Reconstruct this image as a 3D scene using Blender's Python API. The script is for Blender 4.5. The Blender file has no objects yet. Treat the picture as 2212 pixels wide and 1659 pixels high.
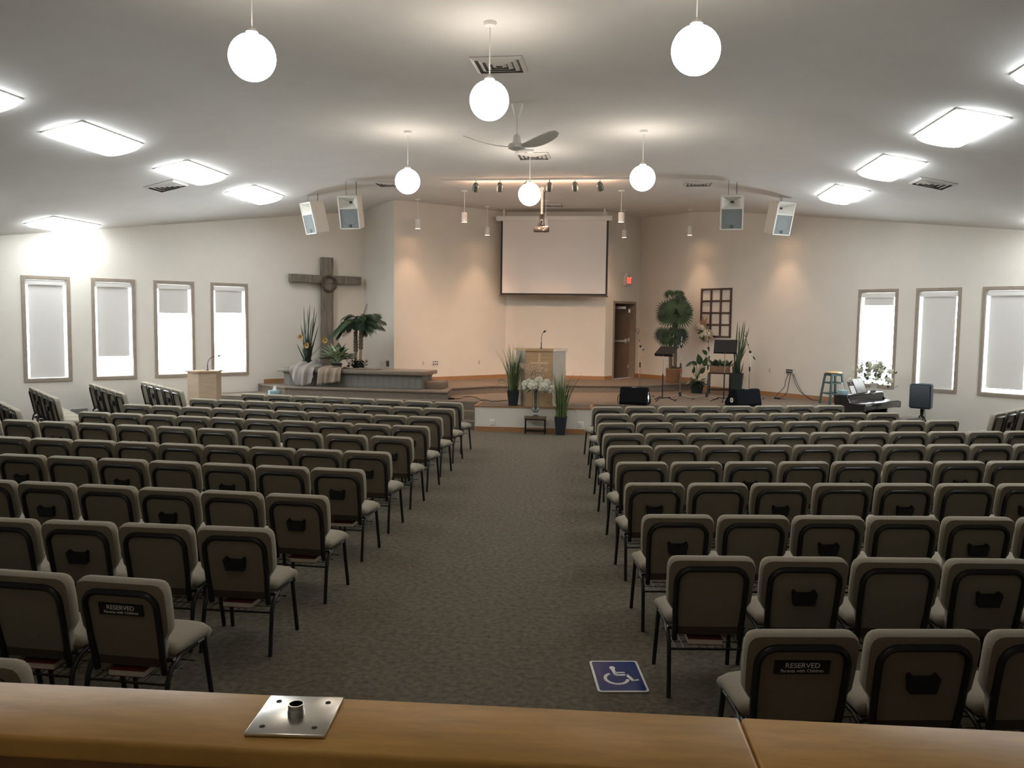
import bpy, bmesh, math, random
from mathutils import Vector, Matrix
random.seed(7)
scn = bpy.context.scene
COL = scn.collection
# ------------------------------------------------------------------ camera
F_PX, PITCH, ROLL, EYE, YAW = 1808.5, .0769, .0126, 2.26, math.radians(7.27)
cam_d = bpy.data.cameras.new('camera'); cam = bpy.data.objects.new('camera', cam_d); COL.objects.link(cam)
cam_d.sensor_width = 36.0; cam_d.lens = F_PX / 2212 * 36.0; cam_d.clip_start = .05; cam_d.clip_end = 200
_f = Vector((0, math.cos(PITCH), -math.sin(PITCH))); _r = Vector((1, 0, 0)); _u = Vector((0, math.sin(PITCH), math.cos(PITCH)))
_rr = _r * math.cos(ROLL) + _u * math.sin(ROLL); _uu = -_r * math.sin(ROLL) + _u * math.cos(ROLL)
_m = Matrix((_rr, _uu, -_f)).transposed().to_4x4()
cam.matrix_world = Matrix.Translation((0, 0, EYE)) @ Matrix.Rotation(YAW, 4, 'Z') @ _m
scn.camera = cam
# ------------------------------------------------------------------ world, exposure
scn.view_settings.view_transform = 'Standard'; scn.view_settings.look = 'None'
scn.view_settings.exposure = 1.05; scn.view_settings.gamma = 1.0; scn.view_settings.use_curve_mapping = False
W = bpy.data.worlds.new('world'); scn.world = W; W.use_nodes = True
_bg = W.node_tree.nodes['Background']; _bg.inputs[0].default_value = (.86, .94, 1.0, 1); _bg.inputs[1].default_value = 12.0
# light levels
FLUO, GLOBE, PEND, TRACK = 10.0, 9.0, 40.0, 76.0
WARM = (1.0, .63, .41)

# ------------------------------------------------------------------ pixel helpers (2212 x 1659 frame)
def ray(u, v):
    X = u - 1106; Y = v - 829.5
    x = X * math.cos(ROLL) + Y * math.sin(ROLL); y = -X * math.sin(ROLL) + Y * math.cos(ROLL)
    a = x / F_PX; b = -y / F_PX
    d = (a, math.cos(PITCH) + b * math.sin(PITCH), -math.sin(PITCH) + b * math.cos(PITCH))
    return Vector((d[0] * math.cos(YAW) - d[1] * math.sin(YAW), d[0] * math.sin(YAW) + d[1] * math.cos(YAW), d[2]))
EYEP = Vector((0, 0, EYE))
def pz(u, v, z): d = ray(u, v); return EYEP + d * ((z - EYE) / d.z)
def pd(u, v, y): d = ray(u, v); return EYEP + d * (y / d.y)
def pl(u, v, p, q):
    d = ray(u, v); nx, ny = -(q[1] - p[1]), q[0] - p[0]
    return EYEP + d * ((p[0] * nx + p[1] * ny) / (d.x * nx + d.y * ny))

# ------------------------------------------------------------------ materials
MATS = {}
def mat(name, col, rough=.6, metal=0., noise=0., nscale=8., col2=None, bump=0., bscale=60., emit=None, estr=0., trans=0., alpha=1., coat=0., spec=None, stretch=None, transl=0.):
    if name in MATS: return MATS[name]
    m = bpy.data.materials.new(name); m.use_nodes = True; nt = m.node_tree; b = nt.nodes['Principled BSDF']
    b.inputs['Base Color'].default_value = (*col, 1); b.inputs['Roughness'].default_value = rough; b.inputs['Metallic'].default_value = metal
    if spec is not None: b.inputs['Specular IOR Level'].default_value = spec
    if coat: b.inputs['Coat Weight'].default_value = coat
    if trans: b.inputs['Transmission Weight'].default_value = trans
    if alpha < 1: b.inputs['Alpha'].default_value = alpha
    if emit: b.inputs['Emission Color'].default_value = (*emit, 1); b.inputs['Emission Strength'].default_value = estr
    if noise or bump:
        tc = nt.nodes.new('ShaderNodeTexCoord'); mp = nt.nodes.new('ShaderNodeMapping')
        nt.links.new(tc.outputs['Object'], mp.inputs['Vector'])
        if stretch: mp.inputs['Scale'].default_value = stretch
    if noise:
        n = nt.nodes.new('ShaderNodeTexNoise'); n.inputs['Scale'].default_value = nscale; n.inputs['Detail'].default_value = 5; n.inputs['Roughness'].default_value = .65
        nt.links.new(mp.outputs[0], n.inputs['Vector'])
        r = nt.nodes.new('ShaderNodeValToRGB'); c2 = col2 or tuple(c * (1 - noise) for c in col)
        r.color_ramp.elements[0].color = (*c2, 1); r.color_ramp.elements[1].color = (*col, 1)
        r.color_ramp.elements[0].position = .32; r.color_ramp.elements[1].position = .68
        nt.links.new(n.outputs['Fac'], r.inputs[0]); nt.links.new(r.outputs[0], b.inputs['Base Color'])
    if bump:
        n2 = nt.nodes.new('ShaderNodeTexNoise'); n2.inputs['Scale'].default_value = bscale; n2.inputs['Detail'].default_value = 3
        nt.links.new(mp.outputs[0], n2.inputs['Vector'])
        bp = nt.nodes.new('ShaderNodeBump'); bp.inputs['Strength'].default_value = bump; bp.inputs['Distance'].default_value = .01
        nt.links.new(n2.outputs['Fac'], bp.inputs['Height']); nt.links.new(bp.outputs[0], b.inputs['Normal'])
    if transl:
        t = nt.nodes.new('ShaderNodeBsdfTranslucent'); t.inputs[0].default_value = (*col, 1)
        mx = nt.nodes.new('ShaderNodeMixShader'); mx.inputs[0].default_value = transl
        out = nt.nodes['Material Output']
        nt.links.new(b.outputs[0], mx.inputs[1]); nt.links.new(t.outputs[0], mx.inputs[2]); nt.links.new(mx.outputs[0], out.inputs[0])
    MATS[name] = m; return m
def pane_mat():
    m = bpy.data.materials.new('window_glass'); m.use_nodes = True; nt = m.node_tree; nt.nodes.remove(nt.nodes['Principled BSDF'])
    t = nt.nodes.new('ShaderNodeBsdfTransparent'); g = nt.nodes.new('ShaderNodeBsdfGlossy'); g.inputs['Roughness'].default_value = .02
    mx = nt.nodes.new('ShaderNodeMixShader'); mx.inputs[0].default_value = .06
    nt.links.new(t.outputs[0], mx.inputs[1]); nt.links.new(g.outputs[0], mx.inputs[2]); nt.links.new(mx.outputs[0], nt.nodes['Material Output'].inputs[0])
    return m
M_wall = mat('wall_paint', (.705, .662, .59), .85, noise=.04, nscale=3, bump=.05, bscale=90)
M_ceil = mat('ceiling_paint', (.74, .72, .69), .9, noise=.05, nscale=2, bump=.15, bscale=70)
M_carpet = mat('carpet', (.205, .178, .135), .97, noise=.5, nscale=22, col2=(.098, .087, .067), bump=.6, bscale=160, spec=.1)
M_scarpet = mat('stage_carpet', (.235, .195, .155), .97, noise=.45, nscale=40, col2=(.15, .125, .10), bump=.6, bscale=160, spec=.1)
M_trimw = mat('oak_trim', (.40, .20, .085), .5, noise=.3, nscale=6, stretch=(1, 1, 8))
M_case = mat('window_casing_wood', (.33, .27, .21), .55, noise=.2, nscale=9)
M_white = mat('white_paint', (.78, .76, .72), .5)
M_blind = mat('blind_fabric', (.62, .60, .57), .9, transl=.10, spec=.1)
M_glass = pane_mat()
M_fab = mat('taupe_fabric', (.40, .36, .285), .95, noise=.22, nscale=160, bump=.3, bscale=300, spec=.15)
M_fabb = mat('taupe_back_fabric', (.26, .225, .172), .95, noise=.22, nscale=160, bump=.3, bscale=300, spec=.15)
M_frame = mat('chair_steel', (.020, .020, .019), .38, metal=.3)
M_pocket = mat('black_plastic', (.012, .012, .012), .5)
M_wire = mat('rack_wire', (.035, .034, .032), .4, metal=.5)
M_red = mat('red_cover', (.13, .018, .015), .5)
M_page = mat('book_pages', (.62, .58, .50), .8)
M_maple = mat('maple', (.60, .40, .22), .35, noise=.22, nscale=3, stretch=(1, 1, 9), coat=.2)
M_count = mat('counter_maple', (.70, .40, .115), .36, noise=.3, nscale=2.0, stretch=(2, 10, 2), spec=.11)
M_countd = mat('counter_base_wood', (.30, .155, .06), .45, noise=.3, nscale=3, stretch=(2, 2, 8))
M_steel = mat('brushed_steel', (.62, .60, .55), .25, metal=1.)
M_chrome = mat('chrome', (.75, .75, .75), .15, metal=1.)
M_black = mat('black_metal', (.012, .012, .013), .5, spec=.3)
M_blackc = mat('black_carpet_cover', (.008, .009, .012), .9, noise=.4, nscale=120, spec=.12)
M_bark = mat('weathered_timber', (.25, .215, .165), .85, noise=.55, nscale=3.5, col2=(.12, .10, .08), stretch=(5, 5, .7), bump=.7, bscale=25)
M_altar = mat('grey_wood', (.20, .19, .165), .55, noise=.4, nscale=4, col2=(.12, .115, .10), stretch=(7, 3, .7))
M_altart = mat('altar_top_wood', (.20, .165, .125), .35, noise=.25, nscale=3, stretch=(1, 8, 1))
M_burlap = mat('burlap', (.26, .205, .15), .95, noise=.25, nscale=120, bump=.4, bscale=250)
M_gauze = mat('grey_linen', (.27, .24, .215), .95, noise=.2, nscale=120, bump=.4, bscale=250)
M_green = mat('leaf_green', (.06, .105, .045), .55, noise=.5, nscale=9, spec=.3)
M_dgreen = mat('dark_leaf_green', (.028, .055, .033), .5, noise=.5, nscale=9)
M_pgreen = mat('pale_leaf_green', (.52, .56, .40), .5, noise=.6, nscale=18, col2=(.15, .24, .10))
M_grass = mat('grass_green', (.14, .20, .06), .55, noise=.55, nscale=5, col2=(.035, .065, .02))
M_trunk = mat('palm_trunk', (.16, .12, .08), .9, noise=.5, nscale=25, bump=.8, bscale=60)
M_trunkl = mat('palm_trunk_pale', (.30, .25, .18), .85, noise=.3, nscale=25)
M_petal = mat('white_petal', (.80, .78, .66), .7, noise=.12, nscale=40, transl=.15)
M_yellow = mat('yellow_petal', (.44, .26, .055), .65, noise=.4, nscale=30)
M_twig = mat('twig_brown', (.09, .06, .04), .8)
M_blossom = mat('dried_blossom', (.62, .47, .36), .8)
M_pot = mat('charcoal_pot', (.022, .026, .034), .4)
M_dpot = mat('dark_green_pot', (.018, .03, .026), .4)
M_wicker = mat('wicker', (.33, .19, .10), .8, noise=.6, nscale=30, stretch=(1, 1, 3), bump=.8, bscale=40)
M_terra = mat('planter_box', (.22, .13, .08), .7, noise=.3, nscale=12)
M_screen = mat('screen_fabric', (.78, .74, .71), .8)
M_spk = mat('speaker_white', (.66, .63, .57), .5)
M_grille = mat('speaker_grille', (.24, .26, .26), .7, noise=.3, nscale=90)
M_door = mat('door_wood', (.17, .10, .055), .5, noise=.3, nscale=4, stretch=(3, 3, .5))
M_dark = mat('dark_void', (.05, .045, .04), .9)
M_plate = mat('plastic_plate', (.70, .68, .62), .45)
M_blue = mat('sign_blue', (.006, .024, .15), .2, spec=.06)
M_signw = mat('sign_white', (.72, .74, .74), .3)
M_greenp = mat('stool_green', (.05, .09, .085), .45)
M_seatw = mat('stool_seat_wood', (.62, .42, .23), .35)
M_piano = mat('piano_black', (.018, .014, .014), .22, coat=.5)
M_paper = mat('paper', (.78, .78, .76), .8)
M_tissue = mat('tissue_box_blue', (.30, .44, .48), .6)
M_pa = mat('pa_plastic', (.035, .05, .065), .6)
M_fluo = mat('fluorescent_diffuser', (.9, .9, .9), .5, emit=(.90, .96, 1.0), estr=FLUO)
M_globe = mat('opal_glass', (.9, .9, .9), .4, emit=(1.0, .90, .78), estr=GLOBE)
M_lampin = mat('warm_lamp', (.9, .8, .6), .5, emit=WARM, estr=30)
M_red_em = mat('exit_red', (.8, .05, .04), .5, emit=(1.0, .07, .06), estr=1.6)
M_vent = mat('vent_metal', (.66, .64, .61), .4, metal=.1)
M_ventd = mat('vent_shadow', (.16, .155, .15), .8)
M_wglass = mat('vase_glass', (.85, .9, .88), .05, trans=.95)
M_cable = mat('black_cable', (.02, .018, .016), .6)
M_tablew = mat('dark_side_table_wood', (.16, .11, .07), .5, noise=.3, nscale=8)
M_lattice = mat('lattice_wood', (.085, .05, .04), .6, noise=.3, nscale=10)
M_ribbon = mat('tan_ribbon', (.36, .23, .15), .8)
M_soil = mat('moss', (.06, .08, .035), .95, noise=.5, nscale=40)
M_yband = mat('yellow_tape', (.6, .45, .05), .6); M_rband = mat('red_tape', (.5, .08, .05), .6)

# ------------------------------------------------------------------ mesh builder
class MB:
    def __init__(s): s.v = []; s.f = []
    def add(s, vs, fs):
        o = len(s.v); s.v += [tuple(v) for v in vs]; s.f += [tuple(i + o for i in f) for f in fs]; return s
    def box(s, x0, x1, y0, y1, z0, z1, m=None):
        vs = [Vector((x, y, z)) for z in (z0, z1) for y in (y0, y1) for x in (x0, x1)]
        if m is not None: vs = [m @ v for v in vs]
        return s.add(vs, [(0, 2, 3, 1), (4, 5, 7, 6), (0, 1, 5, 4), (2, 6, 7, 3), (0, 4, 6, 2), (1, 3, 7, 5)])
    def rbox(s, x0, x1, y0, y1, z0, z1, r, seg=2, m=None):
        bm = bmesh.new(); bmesh.ops.create_cube(bm, size=1)
        for v in bm.verts: v.co = Vector(((x0 + x1) / 2 + v.co.x * (x1 - x0), (y0 + y1) / 2 + v.co.y * (y1 - y0), (z0 + z1) / 2 + v.co.z * (z1 - z0)))
        bmesh.ops.bevel(bm, geom=bm.edges[:], offset=r, segments=seg, affect='EDGES', profile=.5)
        return s.frombm(bm, m)
    def frombm(s, bm, m=None):
        bm.verts.index_update()
        vs = [(m @ v.co if m is not None else v.co.copy()) for v in bm.verts]; fs = [[v.index for v in f.verts] for f in bm.faces]
        bm.free(); return s.add(vs, fs)
    def tube(s, pts, r, n=6, closed=False, caps=True, flat=None):
        pts = [Vector(p) for p in pts]; N = len(pts); rings = []
        rs = r if isinstance(r, (list, tuple)) else [r] * N
        prev = None
        for i, p in enumerate(pts):
            if closed: t = pts[(i + 1) % N] - pts[i - 1]
            else: t = pts[min(i + 1, N - 1)] - pts[max(i - 1, 0)]
            if t.length < 1e-9: t = Vector((0, 0, 1))
            t.normalize()
            if prev is None:
                a = Vector((0, 0, 1)) if abs(t.z) < .9 else Vector((0, 1, 0))
                if flat is not None: a = Vector(flat)
            else: a = prev
            b = a - t * a.dot(t)
            if b.length < 1e-6: b = t.orthogonal()
            b.normalize(); prev = b; c = t.cross(b)
            rings.append([p + (b * math.cos(2 * math.pi * k / n) + c * math.sin(2 * math.pi * k / n)) * rs[i] for k in range(n)])
        vs = [v for rg in rings for v in rg]; fs = []
        for i in range(N if closed else N - 1):
            j = (i + 1) % N
            for k in range(n): fs.append((i * n + k, i * n + (k + 1) % n, j * n + (k + 1) % n, j * n + k))
        if caps and not closed: fs += [tuple(range(n - 1, -1, -1)), tuple((N - 1) * n + k for k in range(n))]
        return s.add(vs, fs)
    def lathe(s, prof, n=20, c=(0, 0, 0), m=None):
        vs = []; fs = []; K = len(prof)
        for i in range(n):
            a = 2 * math.pi * i / n
            for r, z in prof: vs.append(Vector((c[0] + r * math.cos(a), c[1] + r * math.sin(a), c[2] + z)))
        for i in range(n):
            j = (i + 1) % n
            for k in range(K - 1): fs.append((i * K + k, j * K + k, j * K + k + 1, i * K + k + 1))
        if prof[0][0] > 1e-6: fs.append(tuple(i * K for i in range(n - 1, -1, -1)))
        if prof[-1][0] > 1e-6: fs.append(tuple(i * K + K - 1 for i in range(n)))
        if m is not None: vs = [m @ v for v in vs]
        return s.add(vs, fs)
    def sphere(s, c, r, u=16, v=10, sc=(1, 1, 1)):
        prof = [(r * math.sin(math.pi * k / v), -r * math.cos(math.pi * k / v)) for k in range(v + 1)]
        vs = []; fs = []; K = v + 1
        for i in range(u):
            a = 2 * math.pi * i / u
            for rr, z in prof: vs.append((c[0] + rr * math.cos(a) * sc[0], c[1] + rr * math.sin(a) * sc[1], c[2] + z * sc[2]))
        for i in range(u):
            j = (i + 1) % u
            for k in range(v): fs.append((i * K + k, j * K + k, j * K + k + 1, i * K + k + 1))
        return s.add(vs, fs)
    def prism(s, poly, z0, z1, m=None):
        n = len(poly); vs = [Vector((x, y, z0)) for x, y in poly] + [Vector((x, y, z1)) for x, y in poly]
        fs = [tuple(range(n - 1, -1, -1)), tuple(range(n, 2 * n))] + [(i, (i + 1) % n, n + (i + 1) % n, n + i) for i in range(n)]
        if m is not None: vs = [m @ v for v in vs]
        return s.add(vs, fs)
    def hexa(s, b, t): return s.add(list(b) + list(t), [(3, 2, 1, 0), (4, 5, 6, 7), (0, 1, 5, 4), (1, 2, 6, 5), (2, 3, 7, 6), (3, 0, 4, 7)])
    def leaf(s, base, tip, w, up=Vector((0, 0, 1)), n=4, droop=0., fold=.0):
        base = Vector(base); tip = Vector(tip); d = tip - base; L = d.length
        side = d.cross(up)
        if side.length < 1e-6: side = Vector((1, 0, 0))
        side.normalize(); nrm = side.cross(d).normalized(); vs = []; fs = []
        for i in range(n + 1):
            t = i / n; c = base + d * t - Vector((0, 0, 1)) * droop * L * t * t + nrm * .0
            ww = w * math.sin(math.pi * min(1, .08 + .92 * t) ** .8) * .5 if i < n else 0.001
            vs += [c - side * ww + nrm * fold * ww, c, c + side * ww + nrm * fold * ww]
        for i in range(n):
            a = i * 3; fs += [(a, a + 1, a + 4, a + 3), (a + 1, a + 2, a + 5, a + 4)]
        return s.add(vs, fs)
    def mesh(s, name, smooth=40):
        me = bpy.data.meshes.new(name); me.from_pydata(s.v, [], s.f); me.update()
        bm = bmesh.new(); bm.from_mesh(me); bmesh.ops.recalc_face_normals(bm, faces=bm.faces[:]); bm.to_mesh(me); bm.free()
        if smooth:
            me.shade_smooth(); me.set_sharp_from_angle(angle=math.radians(smooth))
        return me
    def obj(s, name, m, parent=None, loc=None, rz=None, smooth=40):
        me = s.mesh(name, smooth); me.materials.append(m)
        return link(name, me, parent, loc, rz)
def link(name, me, parent=None, loc=None, rz=None):
    o = bpy.data.objects.new(name, me); COL.objects.link(o)
    if parent: o.parent = parent
    if loc is not None: o.location = loc
    if rz is not None: o.rotation_euler.z = rz
    return o
def tag(o, label, cat, group=None, kind=None):
    if label: o['label'] = label
    if cat: o['category'] = cat
    if group: o['group'] = group
    if kind: o['kind'] = kind
    return o
def thing(name, label, cat, loc=(0, 0, 0), rz=0., group=None):
    o = bpy.data.objects.new(name, None); o.empty_display_size = .1; COL.objects.link(o); o.location = loc; o.rotation_euler.z = rz
    return tag(o, label, cat, group)
def struct(o): o['kind'] = 'structure'; return o
def dup(root, loc, rz, label=None):
    r = root.copy(); COL.objects.link(r); r.location = loc; r.rotation_euler.z = rz
    if label: r['label'] = label
    for ch in root.children:
        c = ch.copy(); COL.objects.link(c); c.parent = r
        for g in ch.children:
            d = g.copy(); COL.objects.link(d); d.parent = c
    return r
def text_mb(body, size, ext=.001, align='CENTER'):
    cu = bpy.data.curves.new('lettering', 'FONT'); cu.body = body; cu.size = size; cu.extrude = ext; cu.align_x = align; cu.align_y = 'CENTER'; cu.resolution_u = 3
    o = bpy.data.objects.new('lettering', cu); COL.objects.link(o); bpy.context.view_layer.update()
    me = bpy.data.meshes.new_from_object(o.evaluated_get(bpy.context.evaluated_depsgraph_get())); bpy.data.objects.remove(o)
    mb = MB().add([v.co for v in me.vertices], [tuple(p.vertices) for p in me.polygons]); return mb
def arc(c, r, a0, a1, n, plane='xz'):
    out = []
    for i in range(n + 1):
        a = a0 + (a1 - a0) * i / n
        if plane == 'xz': out.append(Vector((c[0] + r * math.cos(a), c[1], c[2] + r * math.sin(a))))
        elif plane == 'yz': out.append(Vector((c[0], c[1] + r * math.cos(a), c[2] + r * math.sin(a))))
        else: out.append(Vector((c[0] + r * math.cos(a), c[1] + r * math.sin(a), c[2])))
    return out
def bez(p0, p1, p2, p3, n=10):
    p0, p1, p2, p3 = map(Vector, (p0, p1, p2, p3)); o = []
    for i in range(n + 1):
        t = i / n; q = 1 - t; o.append(p0 * q ** 3 + p1 * 3 * q * q * t + p2 * 3 * q * t * t + p3 * t ** 3)
    return o
# ================================================================== THE ROOM
XL, XR, ZF, KL, KR = -5.75, 2.14, 5.10, .226, .205
CB = .7                                                       # half width of the rounded bend in the ceiling
def zc(x):
    def b(t, k): return 0. if t < -CB else (k * t if t > CB else k * (t + CB) ** 2 / (4 * CB))
    return ZF - b(XL - x, KL) - b(x - XR, KR)
BEND = [XL - CB, XL - CB / 2, XL, XL + CB / 2, XL + CB, XR - CB, XR - CB / 2, XR, XR + CB / 2, XR + CB]
LA, LD = Vector((-11.565, 15.028)), Vector((.667, .745)).normalized()     # wall with the cross
RA, RD = Vector((5.119, 19.05)), Vector((.699, -.715)).normalized()       # wall with the piano
Z1, Z2 = .515, .69
CORN_A = Vector((-6.452, 20.745)); CORN_B = Vector((-5.44, 19.85)); CORN_C = Vector((-3.03, 22.27)); CORN_D = Vector((-.38, 22.27)); CORN_E = Vector((.53, 23.74))
LFAR = LA - LD * 4.2; RFAR = RA + RD * 7.6
YB = -2.6
def wall(name, p, q, out, holes=(), t=.16, zbase=0.):
    "vertical wall from p to q; `out` = outward normal; holes = (t0,t1,z0,z1)"
    p = Vector(p); q = Vector(q); d = q - p; L = d.length; d.normalize(); out = Vector(out).normalized(); mb = MB()
    cuts = {0., L}
    for h in holes: cuts |= {h[0], h[1]}
    for xc in BEND:
        if abs(d.x) > 1e-6:
            tt = (xc - p.x) / d.x
            if 0 < tt < L: cuts.add(tt)
    cuts = sorted(cuts)
    for a, b in zip(cuts[:-1], cuts[1:]):
        if b - a < 1e-5: continue
        spans = [(zbase, None)]; mid = (a + b) / 2
        for h in holes:
            if h[0] <= mid <= h[1]: spans = ([(zbase, h[2])] if h[2] > zbase + 1e-4 else []) + [(h[3], None)]
        for z0, z1 in spans:
            A, B = p + d * a, p + d * b; za = z1 if z1 is not None else zc(A.x) + .03; zb = z1 if z1 is not None else zc(B.x) + .03
            A2, B2 = A + out * t, B + out * t
            mb.hexa([(A.x, A.y, z0), (B.x, B.y, z0), (B2.x, B2.y, z0), (A2.x, A2.y, z0)], [(A.x, A.y, za), (B.x, B.y, zb), (B2.x, B2.y, zb), (A2.x, A2.y, za)])
    return struct(mb.obj(name, M_wall, smooth=0))
LOUT, ROUT = Vector((-LD.y, LD.x)), Vector((-RD.y, RD.x))
WZ0, WZ1, CW = .9086, 3.0, .062
LW = [(0., .8615), (1.2543, 2.1084), (2.4879, 3.3502), (3.7161, 4.5809)]
RW = [(0., .8932), (1.2702, 2.1735), (2.5693, 3.47), (3.85, 4.75)]
def holes(ws, off): return [(a + off + CW, b + off + CW - 2 * CW, WZ0 + CW, WZ1 - CW) for a, b in ws]
wall('wall_left', LFAR, CORN_A, LOUT, holes(LW, 4.2))
wall('wall_return', CORN_A, CORN_B, (.66, .75))
wall('wall_stage_left', CORN_B, CORN_C, (-.72, .70))
wall('wall_back', CORN_C, CORN_D, (0, 1))
DD = (CORN_E - CORN_D); DL = DD.length; DD.normalize(); DOUT = Vector((-DD.y, DD.x))
dp0 = pl(1322, 800, CORN_D, CORN_E); dp1 = pl(1370, 800, CORN_D, CORN_E)
dt0 = (Vector((dp0.x, dp0.y)) - CORN_D).dot(DD); dt1 = (Vector((dp1.x, dp1.y)) - CORN_D).dot(DD)
DZ = Z2 + 2.05
wall('wall_door', CORN_D, CORN_E, DOUT, [(dt0 + .05, dt1 - .05, Z2, DZ)])
wall('wall_right', CORN_E, RFAR, ROUT, [(a + (RA - CORN_E).length, b + (RA - CORN_E).length, c, d) for a, b, c, d in holes(RW, 0)])
wall('wall_side_left', (LFAR.x, YB), LFAR, (-1, 0))
wall('wall_side_right', RFAR, (RFAR.x, YB), (1, 0))
wall('wall_rear', (RFAR.x, YB), (LFAR.x, YB), (0, -1))
FP = [(LFAR.x, YB), (RFAR.x, YB), tuple(RFAR), tuple(CORN_E), tuple(CORN_D), tuple(CORN_C), tuple(CORN_B), tuple(CORN_A), tuple(LFAR)]
struct(MB().prism(FP, -.06, 0.).obj('floor', M_carpet, smooth=0))
cxs = [LFAR.x - .3] + BEND + [RFAR.x + .3]; mb = MB(); nn = len(cxs)
for z_ in (0, .1):
    for y_ in (YB - .3, 24.6): mb.v += [(x_, y_, zc(x_) + z_) for x_ in cxs]
for k in range(nn - 1): mb.f += [(k, nn + k, nn + k + 1, k + 1), (2 * nn + k, 2 * nn + k + 1, 3 * nn + k + 1, 3 * nn + k), (k, k + 1, 2 * nn + k + 1, 2 * nn + k), (nn + k, 3 * nn + k, 3 * nn + k + 1, nn + k + 1)]
mb.f += [(0, 2 * nn, 3 * nn, nn), (nn - 1, 2 * nn - 1, 4 * nn - 1, 3 * nn - 1)]
struct(mb.obj('ceiling', M_ceil, smooth=30))
# dark passage behind the open door
mb = MB(); Mx = Matrix.Translation((CORN_D.x, CORN_D.y, Z2)) @ Matrix.Rotation(math.atan2(DD.y, DD.x), 4, 'Z')
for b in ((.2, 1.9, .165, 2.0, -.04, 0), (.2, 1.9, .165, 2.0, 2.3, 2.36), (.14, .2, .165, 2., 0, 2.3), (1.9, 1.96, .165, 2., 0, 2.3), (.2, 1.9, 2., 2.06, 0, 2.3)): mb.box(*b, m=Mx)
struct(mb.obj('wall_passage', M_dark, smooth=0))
# ------------------------------------------------------------------ windows with roller blinds
def window(n, A, D, O, a, b, drop, side, label):
    "casing, jambs, sash and pane for an opening a..b along the wall; roller blind pulled down to z=drop"
    rz = math.atan2(D.y, D.x); base = A + D * a; w = b - a
    flip = 1
    r = bpy.data.objects.new('window_%d' % n, None); COL.objects.link(r); struct(r); r.location = (base.x, base.y, 0); r.rotation_euler.z = rz
    iw = -1                                             # inward is local -y
    mb = MB(); c = CW
    mb.box(0, c, -.018, .004, WZ0, WZ1); mb.box(w - c, w, -.018, .004, WZ0, WZ1); mb.box(c, w - c, -.018, .004, WZ1 - c, WZ1); mb.box(c, w - c, -.022, .004, WZ0, WZ0 + c)
    mb.obj('casing', M_case, r, smooth=0)
    mb = MB(); j = .012
    mb.box(c, c + j, .004, .15, WZ0 + c, WZ1 - c); mb.box(w - c - j, w - c, .004, .15, WZ0 + c, WZ1 - c); mb.box(c, w - c, .004, .15, WZ1 - c - j, WZ1 - c); mb.box(c, w - c, .004, .15, WZ0 + c, WZ0 + c + j)
    mb.obj('jamb', M_white, r, smooth=0)
    mb = MB(); f = .03; x0, x1, z0, z1 = c + j, w - c - j, WZ0 + c + j, WZ1 - c - j
    mb.box(x0, x0 + f, .12, .15, z0, z1); mb.box(x1 - f, x1, .12, .15, z0, z1); mb.box(x0, x1, .12, .15, z0, z0 + f); mb.box(x0, x1, .12, .15, z1 - f, z1)
    mb.obj('sash', M_white, r, smooth=0)
    MB().box(x0 + f, x1 - f, .132, .138, z0 + f, z1 - f).obj('pane', M_glass, r, smooth=0)
    t = thing('roller_blind', label, 'blind', (base.x, base.y, 0), rz, 'roller blinds in the windows beside the %s' % side)
    g = .045
    zt = z1 - .004
    MB().rbox(x0 + .004, x1 - .004, .012, .085, zt - .10, zt, .012).obj('cassette', M_white, t)
    MB().box(x0 + g, x1 - g, .050, .0525, drop, zt - .09).obj('fabric', M_blind, t, smooth=0)
    MB().rbox(x0 + g, x1 - g, .044, .058, drop - .022, drop + .004, .004).obj('hem_bar', M_blind, t)
    MB().tube([(x1 - g + .015, .045, zt - .1), (x1 - g + .015, .045, zt - .1 - max(.5, (zt - drop) * .8))], .003, 5).obj('pull_cord', M_white, t)
def wallz(v0, u, A, D): return pl(u, v0, A, A + D).z
LDROP = [WZ0 + .10, wallz(768, 240, LA, LD), wallz(674.5, 372, LA, LD), wallz(674, 494, LA, LD)]
RDROP = [wallz(657.5, 1897, RA, RD), wallz(836, 2010, RA, RD), wallz(838, 2160, RA, RD), 1.2]
llab = ['blind drawn to the sill in the cross-side window farthest from the cross', 'blind two-thirds down in the second window from the wooden side lectern', 'short blind in the window directly behind the wooden side lectern', 'short blind in the window nearest the tall wooden cross']
llab = ['pale blind fully drawn in the cross-side window farthest from the cross', 'pale blind drawn about two-thirds down on the cross-side wall', 'short pale blind with bright glass below, third window from the cross corner by side lectern', 'short pale blind in the window nearest the tall wooden cross']
llab[2] = 'short pale blind in the window just beyond the wooden side lectern'
rlab = ['very short pale blind over the window behind the piano', 'pale blind nearly closed in the window behind the loudspeaker on a pole', 'wide pale blind nearly closed, next window past the pole loudspeaker', 'pale blind in the last window of the piano-side wall']
for i, (a, b) in enumerate(LW): window(i + 1, LA, LD, LOUT, a, b, LDROP[i], 'cross', llab[i])
for i, (a, b) in enumerate(RW[:3]): window(i + 5, RA, RD, ROUT, a, b, RDROP[i], 'piano', rlab[i])
window(8, RA, RD, ROUT, *RW[3], RDROP[3], 'piano', rlab[3])
# portals (sampling aid only: they emit nothing themselves)
for A, D, O, ws in ((LA, LD, LOUT, LW), (RA, RD, ROUT, RW)):
    for a, b in ws:
        ld = bpy.data.lights.new('window_portal', 'AREA'); ld.shape = 'RECTANGLE'; ld.size = b - a; ld.size_y = WZ1 - WZ0; ld.cycles.is_portal = True
        lo = bpy.data.objects.new('window_portal', ld); COL.objects.link(lo); c = A + D * ((a + b) / 2) + O * .2
        lo.location = (c.x, c.y, (WZ0 + WZ1) / 2); lo.rotation_euler = (Vector((-O.x, -O.y, 0))).to_track_quat('-Z', 'Y').to_euler()
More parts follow.
